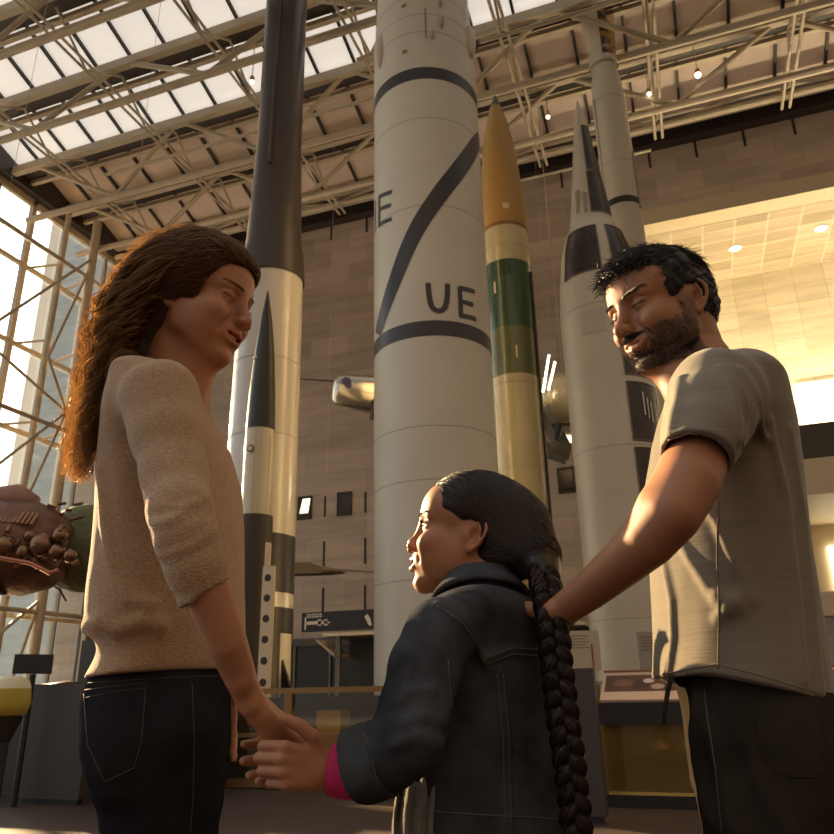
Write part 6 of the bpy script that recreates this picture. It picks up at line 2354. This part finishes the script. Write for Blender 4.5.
# ================================================================= the child
def child():
    base = P(490, 700, 1.12)
    root = empty("person", toW(np.array([base[0], base[1], 0.0])))
    tag(root, "child in a dark denim jacket with a long braid between the two grown-ups", "person", "family of three visitors")
    hs = 0.84
    M = rotm((-0.96, 0.10, 0.20), (0.0, 0, 1))
    ho = P(468, 543, 1.15)
    H = Sdf()
    head(H, M, ho, hs, "c", 0.7, lids=0.0042)
    nb = lp(M, ho, hs, (-0.028, 0, -0.035))
    neck0 = P(482, 612, 1.12)
    H.chain([nb, neck0], [0.042, 0.045], 0.02)
    H.cap(lp(M, ho, hs, (0.02, 0, -0.065)), neck0 + (-0.015, 0, 0), 0.026, 0.035, 0.02)
    B = Sdf()
    B.loft([row(606, 440, 530, 1.12, .09, .3), row(660, 425, 545, 1.12, .11, .36), row(740, 420, 560, 1.12, .10, .36), row(834, 410, 570, 1.12, .11, .36)], 0.0)
    l_ax = np.array([-0.6, -0.8, 0])
    for s_ in (-1, 1):
        hip = P(488, 834, 1.12) + l_ax * 0.055 * s_
        B.chain([hip + (0, 0, -0.03), np.array([hip[0], hip[1], 0.40]), np.array([hip[0], hip[1], 0.07]), np.array([hip[0] - 0.08, hip[1] + 0.06, 0.035])], [0.045, 0.035, 0.03, 0.025], 0.02)
    # far arm bent up towards the grown-up's hand
    B.chain([P(510, 625, 1.20), P(520, 690, 1.26), P(520, 650, 1.3)], [0.03, 0.03, 0.022], 0.01)
    hand(B, P(520, 652, 1.3), (0.1, 0.1, 1), (0, -1, 0.1), (-1, 0, 0), 0.62, ((30, 40, 30),) * 4)
    A = Sdf()
    pa, ra = pts_px([(402, 762, .945, 18), (370, 768, .955, 20), (345, 771, .96, 20), (330, 771, .957, 18), (320, 770, .952, 17)])
    A.chain(pa, ra, 0.01)
    wr = P(331, 771, .952)
    f_ = nrm(P(287, 766, .925) - wr + np.array([0, 0, 0.0]))
    n_ = nrm(np.array([-0.05, 0.96, -0.15]))
    n_ = nrm(n_ - f_ * (n_ @ f_))
    hand(A, wr, f_, n_, np.array([0.05, 0.0, 1.0]), 0.65, ((45, 60, 45), (48, 62, 45), (50, 62, 45), (55, 62, 45)), [(0.55, 0.75, -0.25), (0.8, 0.5, 0.1), (0.9, 0.3, 0.35)], rr=1.12)
    cf = lambda V: face_colors(V, M, ho, hs, SK_C, "c", (0.40, 0.11, 0.09), (0.04, 0.022, 0.016))
    sdf_obj("body", None, 0, skin_m, root, colf=cf, regions=[(H, None, None, 0.0021), (B, None, None, 0.006), (A, None, None, 0.0024)])
    eyes(M, ho, hs, root, (1, 0.0, 0.25))
    teeth(M, ho, hs, root, 0.018)
    # magenta sleeve lining showing at the cuff
    U = Sdf()
    pu, ru = pts_px([(378, 764, .948, 24), (352, 768, .955, 24), (340, 769, .957, 24)])
    U.limb(pu, ru, (P(331, 769, .957), P(320, 769, .957) - P(345, 768, .957)), 0.004, 0.01)
    U.limb([P(352, 778, .945), P(335, 776, .95)], [R(17, P(345, 778, .945))] * 2, (P(329, 776, .952), (-1, 0, 0.1)), 0.004, 0.012)
    sdf_obj("undershirt_cuff", U, 0.0025, mat("magenta_cotton", (0.42, 0.012, 0.09), 0.8), root)
    # jacket
    K = Sdf()
    K.loft([row(590, 452, 515, 1.11, .075, .3), row(598, 436, 532, 1.11, .10, .34), row(612, 424, 545, 1.11, .125, .36), row(632, 415, 553, 1.115, .13, .36), row(660, 411, 560, 1.12, .13, .36), row(700, 406, 568, 1.12, .128, .36), row(750, 402, 576, 1.12, .13, .36),
            row(790, 398, 581, 1.12, .132, .36), row(834, 394, 586, 1.12, .135, .36), row(900, 390, 590, 1.12, .138, .36)], 0.0, cap=0.015)
    pk, rk = pts_px([(462, 622, 1.01, 30), (440, 635, .975, 34), (425, 670, .945, 35), (414, 710, .925, 34.5), (408, 738, .92, 34), (385, 756, .93, 33), (356, 765, .945, 31)])
    K.limb(pk, rk, (P(352, 765, .945), P(338, 770, .95) - P(360, 762, .943)), 0.006, 0.012)
    # turned-back cuff
    pc, rc = pts_px([(388, 757, .93, 37), (366, 763, .94, 35.5), (350, 766, .946, 32)])
    QC = Sdf()
    QC.limb(pc, rc, (P(350, 765, .945), P(338, 770, .95) - P(360, 762, .943)), 0.006, 0.003)
    QC.plane(P(384, 752, .93), P(400, 745, .925) - P(366, 760, .94), 0.003)
    QC.fn(lambda p: 0.0015 * vnoise(p, 60, 8.0), (-9,) * 3, (9,) * 3, "d")
    # far sleeve
    pf, rf = pts_px([(505, 622, 1.19, 26), (518, 670, 1.26, 26), (522, 690, 1.27, 24)])
    K.limb(pf, rf, (P(524, 705, 1.27), P(524, 705, 1.27) - P(518, 670, 1.26)), 0.004, 0.012)
    # yoke and panel seams stand proud
    for path, r_ in ((((440, 606), (462, 622), (478, 645), (487, 668)), 2.4), (((484, 660), (510, 650), (545, 652)), 2.4), (((402, 700), (412, 690), (432, 690)), 2.5), (((395, 745), (418, 735), (440, 745)), 3.5), (((405, 722), (425, 716), (444, 722)), 2.5),
                     (((420, 625), (412, 655), (404, 690)), 2.0), (((500, 672), (506, 740), (508, 834)), 2.0)):
        pts = [q for q in [project(K, *q) for q in path] if q is not None]
        if len(pts) > 2:
            K.chain(pts, [R(r_, q) for q in pts], 0.010)
    K.fn(lambda p: 0.0022 * vnoise(p, 34, 4.0), (-9,) * 3, (9,) * 3, "d")
    K.cap(nb, neck0, 0.044, 0.047, 0.004, "s")
    # collar
    ax = nrm(nb - neck0)
    c0 = neck0 + ax * 0.035
    K2 = Sdf()

    def seg2(u, v, a_, b_):
        ba = np.array(b_) - np.array(a_)
        h_ = np.clip(((u - a_[0]) * ba[0] + (v - a_[1]) * ba[1]) / (ba @ ba), 0, 1)
        return np.hypot(u - a_[0] - h_ * ba[0], v - a_[1] - h_ * ba[1])

    def coll(p):
        hh = (p - c0) @ ax
        rr_ = np.linalg.norm((p - c0) - hh[:, None] * ax, axis=1)
        return comb(seg2(rr_, hh, (0.055, -0.02), (0.053, 0.010)) - 0.0055, seg2(rr_, hh, (0.053, 0.010), (0.071, -0.018)) - 0.0042, "u", 0.005)
    K2.fn(coll, c0 - 0.10, c0 + 0.10, "u", 0.0)
    K2.cap(nb, neck0, 0.0445, 0.0475, 0.002, "s")
    jk = sdf_obj("denim_jacket", K, 0.003, denim_j, root)
    sdf_obj("collar", K2, 0.0028, denim_j, jk)
    sdf_obj("turned_cuff", QC, 0.0026, mat("cuff_denim", (0.055, 0.060, 0.066), 0.9, bump=("noise", 500, 0.6, 0.001), var=(14, 0.5, 6), spec=0.0), jk)
    seam_line(K, ((397, 806), (440, 812), (500, 816), (545, 818), (580, 822)), 0.0009, thread_d, jk, "hem_stitching", n=8)
    seam_line(K, ((448, 660), (452, 720), (450, 800)), 0.0008, thread_d, jk, "stitching", n=8)
    for path, c_ in ((((442, 609), (464, 625), (480, 648), (489, 670)), thread_d), (((437, 606), (460, 620), (476, 643), (485, 665)), thread_d), (((486, 664), (512, 654), (548, 656)), thread_d), (((486, 658), (512, 648), (546, 650)), thread_d),
                     (((503, 674), (509, 740), (511, 832)), thread_d), (((497, 674), (503, 740), (505, 832)), thread_d), (((364, 733), (372, 760), (379, 790)), thread), (((372, 733), (381, 758), (386, 786)), thread)):
        seam_line(QC if path[0][0] < 380 else K, path, 0.0008, c_, jk, "stitching", n=8)
    # light gathered shirt tail under the jacket
    G = Sdf()
    G.loft([row(775, 402, 470, 1.05, .05, .3), row(800, 397, 470, 1.05, .055, .3), row(850, 390, 474, 1.05, .06, .3), row(900, 386, 478, 1.05, .06, .3)], 0.0)
    G.fn(lambda p: 0.0045 * np.sin(p[:, 0] * 420 + 2 * np.sin(p[:, 2] * 40)), (-9,) * 3, (9,) * 3, "d")
    sdf_obj("shirt_tail", G, 0.003, mat("light_denim", (0.16, 0.155, 0.14), 0.9, bump=("noise", 400, 0.5, 0.001), spec=0.0), root)
    # trousers and shoes below the frame
    J = Sdf()
    J.loft([(0.62, *P(490, 834, 1.12)[:2], .115, .13, .3), (0.74, *P(490, 834, 1.12)[:2], .12, .13, .3)], 0.0)
    for s_ in (-1, 1):
        hip = P(490, 834, 1.12) + l_ax * 0.058 * s_
        J.limb([np.array([hip[0], hip[1], 0.64]), np.array([hip[0], hip[1], 0.38]), np.array([hip[0], hip[1], 0.06])], [0.075, 0.055, 0.045], (np.array([hip[0], hip[1], 0.06]), (0, 0, -1)), 0.004, 0.02)
        Sh = Sdf()
        shoe(Sh, hip, (-0.8, 0.6, 0), 0.75)
        sdf_obj("shoe", Sh, 0.006, shoe_m, root)
    sdf_obj("trousers", J, 0.006, denim_d, root)
    # ---- hair swept back into a braid
    hm = hair_mat("dark_brown_hair", (0.020, 0.011, 0.008), (0.30, 0.13, 0.05), 0.14)
    Hc = Sdf()
    Hc.frame(M, ho, hs)
    Hc.ell((-0.013, 0, 0.052), (0.105, 0.082, 0.086), 0.0)
    Hc.ell((-0.060, 0, 0.005), (0.062, 0.070, 0.070), 0.04)
    Hc.ell((0.095, 0, 0.010), (0.055, 0.095, 0.072), 0.010, "s")
    Hc.ell((0.048, 0, -0.060), (0.075, 0.095, 0.072), 0.012, "s")
    for y in (-1, 1):
        Hc.ell((-0.004, y * 0.082, -0.010), (0.031, 0.032, 0.042), 0.008, "s")
        Hc.ell((0.045, y * 0.085, -0.005), (0.044, 0.045, 0.045), 0.012, "s")
    Hc.frame()
    g0 = [(538, 555, 1.085), (545, 578, 1.06), (551, 605, 1.04)]
    gp_ = [P(*q) for q in g0]
    Hc.chain([P(518, 533, 1.13)] + gp_[:2], [0.052, 0.034, 0.022], 0.04)
    Hc.frame(M, ho, hs)
    for y in (-1, 1):
        Hc.ell((0.000, y * 0.086, -0.014), (0.029, 0.034, 0.040), 0.006, "s")
    Hc.ell((0.01, 0, -0.10), (0.07, 0.095, 0.05), 0.010, "s")
    Hc.frame()
    core = sdf_obj("hair", Hc, 0.0028, hm, root)
    # strands sweeping over the cap
    N2, K2_ = 6500, 22
    th = rng.uniform(-1.5, 1.5, N2)
    s0 = rng.normal(0, 1, (N2, 3))
    s0 = np.array([-0.013, 0, 0.035]) + 0.1 * s0 / np.linalg.norm(s0, axis=1)[:, None]
    src = Hc.snap(lp(M, ho, hs, s0), 0, 6)
    loc = to_local(M, ho, hs, src)
    src = src[(loc[:, 0] > -0.07) & (np.abs(Hc(src)) < 0.003) & (H(src) > -0.001)]
    n2 = len(src)
    tgt = gp_[0] + rng.normal(0, 0.010, (n2, 3))
    tt = np.linspace(0, 1, K2_)
    X = src[:, None] * (1 - tt)[None, :, None] + tgt[:, None] * tt[None, :, None]
    flat = X.reshape(-1, 3)
    offs = np.repeat(rng.uniform(-0.0002, 0.0005, n2), K2_)
    for _ in range(6):
        d = Hc(flat) - offs
        flat = flat - Hc.grad(flat) * d[:, None] * 0.9
    X = flat.reshape(n2, K2_, 3)
    ok = np.linalg.norm(np.diff(X, axis=1), axis=2).max(1) < 0.06
    strands("swept_strands", X[ok], 0.00042, hm, core, tip=0.6)
    # braid
    cl = np.array([P(*q) for q in ((540, 562, 1.07), (547, 590, 1.03), (553, 630, 1.0), (558, 680, .985), (566, 740, .975), (574, 800, .97), (578, 860, .97), (580, 900, .97))])
    seg = np.linalg.norm(np.diff(cl, axis=0), axis=1)
    sl_ = np.concatenate([[0], np.cumsum(seg)])
    n_s = 260
    ss = np.linspace(0, sl_[-1], n_s)
    cc = np.stack([np.interp(ss, sl_, cl[:, i]) for i in range(3)], 1)
    for _ in range(30):
        cc[1:-1] = 0.25 * cc[:-2] + 0.5 * cc[1:-1] + 0.25 * cc[2:]
    T = np.gradient(cc, axis=0)
    T /= np.linalg.norm(T, axis=1)[:, None]
    X1 = np.cross(T, [0, 1, 0])
    X1 /= np.linalg.norm(X1, axis=1)[:, None]
    Y1 = np.cross(T, X1)
    per = 0.062
    BR = Sdf()
    wd = 0.0115
    lines = []
    for k in range(3):
        ph = 2 * PI * (ss / per + k / 3)
        wv = np.interp(ss, [0, 0.05, sl_[-1]], [0.9, 1.0, 0.8])
        q = cc + X1 * (wd * np.sin(ph) * wv)[:, None] + Y1 * (0.0065 * np.sin(2 * ph) * wv)[:, None]
        r_ = 0.0092 * wv * (1 - 0.18 * np.cos(2 * ph))
        br = MB().tube(list(toW(q[::3])), list(r_[::3]), 12).build("braid_strand", hm, core, smooth=True)
        Tq = np.gradient(q, axis=0)
        Tq /= np.linalg.norm(Tq, axis=1)[:, None]
        A1 = np.cross(Tq, [0.1, 1, 0.2])
        A1 /= np.linalg.norm(A1, axis=1)[:, None]
        A2 = np.cross(Tq, A1)
        for j in range(60):
            a_ = rng.uniform(0, 6.28) + np.cumsum(rng.normal(0, 0.05, n_s))
            rr_ = r_ * rng.uniform(0.99, 1.10)
            lines.append(q + A1 * (np.cos(a_) * rr_)[:, None] + A2 * (np.sin(a_) * rr_)[:, None])
    strands("braid_hairs", np.array(lines)[:, ::2], 0.00045, hm, core, tip=0.9)
    # flyaway hairs along the braid and the forehead
    X = []
    for k_ in range(160):
        i_ = rng.integers(5, n_s - 20)
        a_ = cc[i_]
        dr = nrm(X1[i_] * rng.normal() + Y1[i_] * rng.normal() + T[i_] * rng.uniform(0.2, 1.2))
        tt = np.linspace(0, 1, 8)[:, None]
        X.append(a_ + dr * 0.010 + dr * tt * rng.uniform(0.008, 0.022) + T[i_] * tt ** 2 * 0.01)
    strands("flyaways", np.array(X), 0.0003, hm, core, tip=0.3)
    ea = H.snap(P(466, 563, 1.03)[None], 0.002, 8)[0]
    MB().ball(toW(ea), 0.0028, 10).build("earring", mat("gold_metal"), root)
    eyebrows(H, M, ho, hs, root, hm, 0.0035, 90, 0.0014)
    eyelashes(M, ho, hs, root, hm, 0.0155, 0.25)
    return root


woman_o = woman()
man_o = man()
child_o = child()
# ------------------------------------------------------------------ light
az, el = math.radians(-42), math.radians(17)
sd = toW(np.array([math.sin(az) * math.cos(el), math.cos(az) * math.cos(el), math.sin(el)]))
sl = bpy.data.lights.new("sun", "SUN")
sl.energy = 32.0
sl.angle = math.radians(0.9)
sl.color = (1.0, 0.64, 0.32)
so = bpy.data.objects.new("sun", sl)
C.objects.link(so)
so.rotation_euler = Vector((-sd[0], -sd[1], -sd[2])).to_track_quat("-Z", "Y").to_euler()
so.location = (-17, 5, 12)

w = bpy.data.worlds.new("sky")
bpy.context.scene.world = w
w.use_nodes = True
nt = w.node_tree
N, L = nt.nodes, nt.links
bg = N["Background"]
tc = N.new("ShaderNodeTexCoord")


def vdot(vec):
    d = N.new("ShaderNodeVectorMath")
    d.operation = "DOT_PRODUCT"
    L.new(tc.outputs["Generated"], d.inputs[0])
    d.inputs[1].default_value = vec
    return d.outputs["Value"]


def mrange(src, a, b, c_, d_):
    r_ = N.new("ShaderNodeMapRange")
    r_.inputs["From Min"].default_value = a
    r_.inputs["From Max"].default_value = b
    r_.inputs["To Min"].default_value = c_
    r_.inputs["To Max"].default_value = d_
    L.new(src, r_.inputs["Value"])
    return r_.outputs[0]


sunward = vdot(tuple(sd))
f1 = mrange(sunward, -0.2, 0.75, 0, 1)
mx = N.new("ShaderNodeMix")
mx.data_type = "RGBA"
L.new(f1, mx.inputs["Factor"])
up = mrange(vdot((0, 0, 1)), -0.15, 0.55, 0, 1)
mxa = N.new("ShaderNodeMix")
mxa.data_type = "RGBA"
L.new(up, mxa.inputs["Factor"])
mxa.inputs["A"].default_value = (0.12, 0.085, 0.06, 1)
mxa.inputs["B"].default_value = (0.80, 0.585, 0.395, 1)
L.new(mxa.outputs["Result"], mx.inputs["A"])   # the front side of the hall's surroundings
mx.inputs["B"].default_value = (1.25, 1.45, 1.65, 1)   # hazy sky
gl = mrange(sunward, 0.74, 1.0, 0, 1)
pw = N.new("ShaderNodeMath")
pw.operation = "POWER"
L.new(gl, pw.inputs[0])
pw.inputs[1].default_value = 2.0
mx2 = N.new("ShaderNodeMix")
mx2.data_type = "RGBA"
L.new(pw.outputs[0], mx2.inputs["Factor"])
L.new(mx.outputs["Result"], mx2.inputs["A"])
mx2.inputs["B"].default_value = (5.5, 4.6, 3.4, 1)
L.new(mx2.outputs["Result"], bg.inputs["Color"])
bg.inputs["Strength"].default_value = 1.0

# ------------------------------------------------------------------ camera
cam = bpy.data.cameras.new("camera")
cam.sensor_width = 36
cam.lens = 36 * F / 834
cam.clip_start = 0.02
co = bpy.data.objects.new("camera", cam)
C.objects.link(co)
fwd = toW(np.array([0, math.cos(PITCH), math.sin(PITCH)]))
co.location = (0, 0, CZ)
q0 = Vector(fwd.tolist()).to_track_quat("-Z", "Y")
co.rotation_euler = (q0 @ Matrix.Rotation(-ROLL, 3, "Z").to_quaternion()).to_euler()
cam.dof.use_dof = True
cam.dof.focus_distance = 1.25
cam.dof.aperture_fstop = 18.0
sc_ = bpy.context.scene
sc_.camera = co
sc_.view_settings.view_transform = "Standard"
sc_.view_settings.look = "None"
sc_.view_settings.gamma = 1.0
sc_.view_settings.use_curve_mapping = False
sc_.view_settings.exposure = -0.22
sc_.cycles.use_denoising = True
sc_.cycles.max_bounces = 8
sc_.cycles.transparent_max_bounces = 16
sc_.cycles.sample_clamp_indirect = 6.0
sc_.cycles.caustics_reflective = False
sc_.cycles.caustics_refractive = False
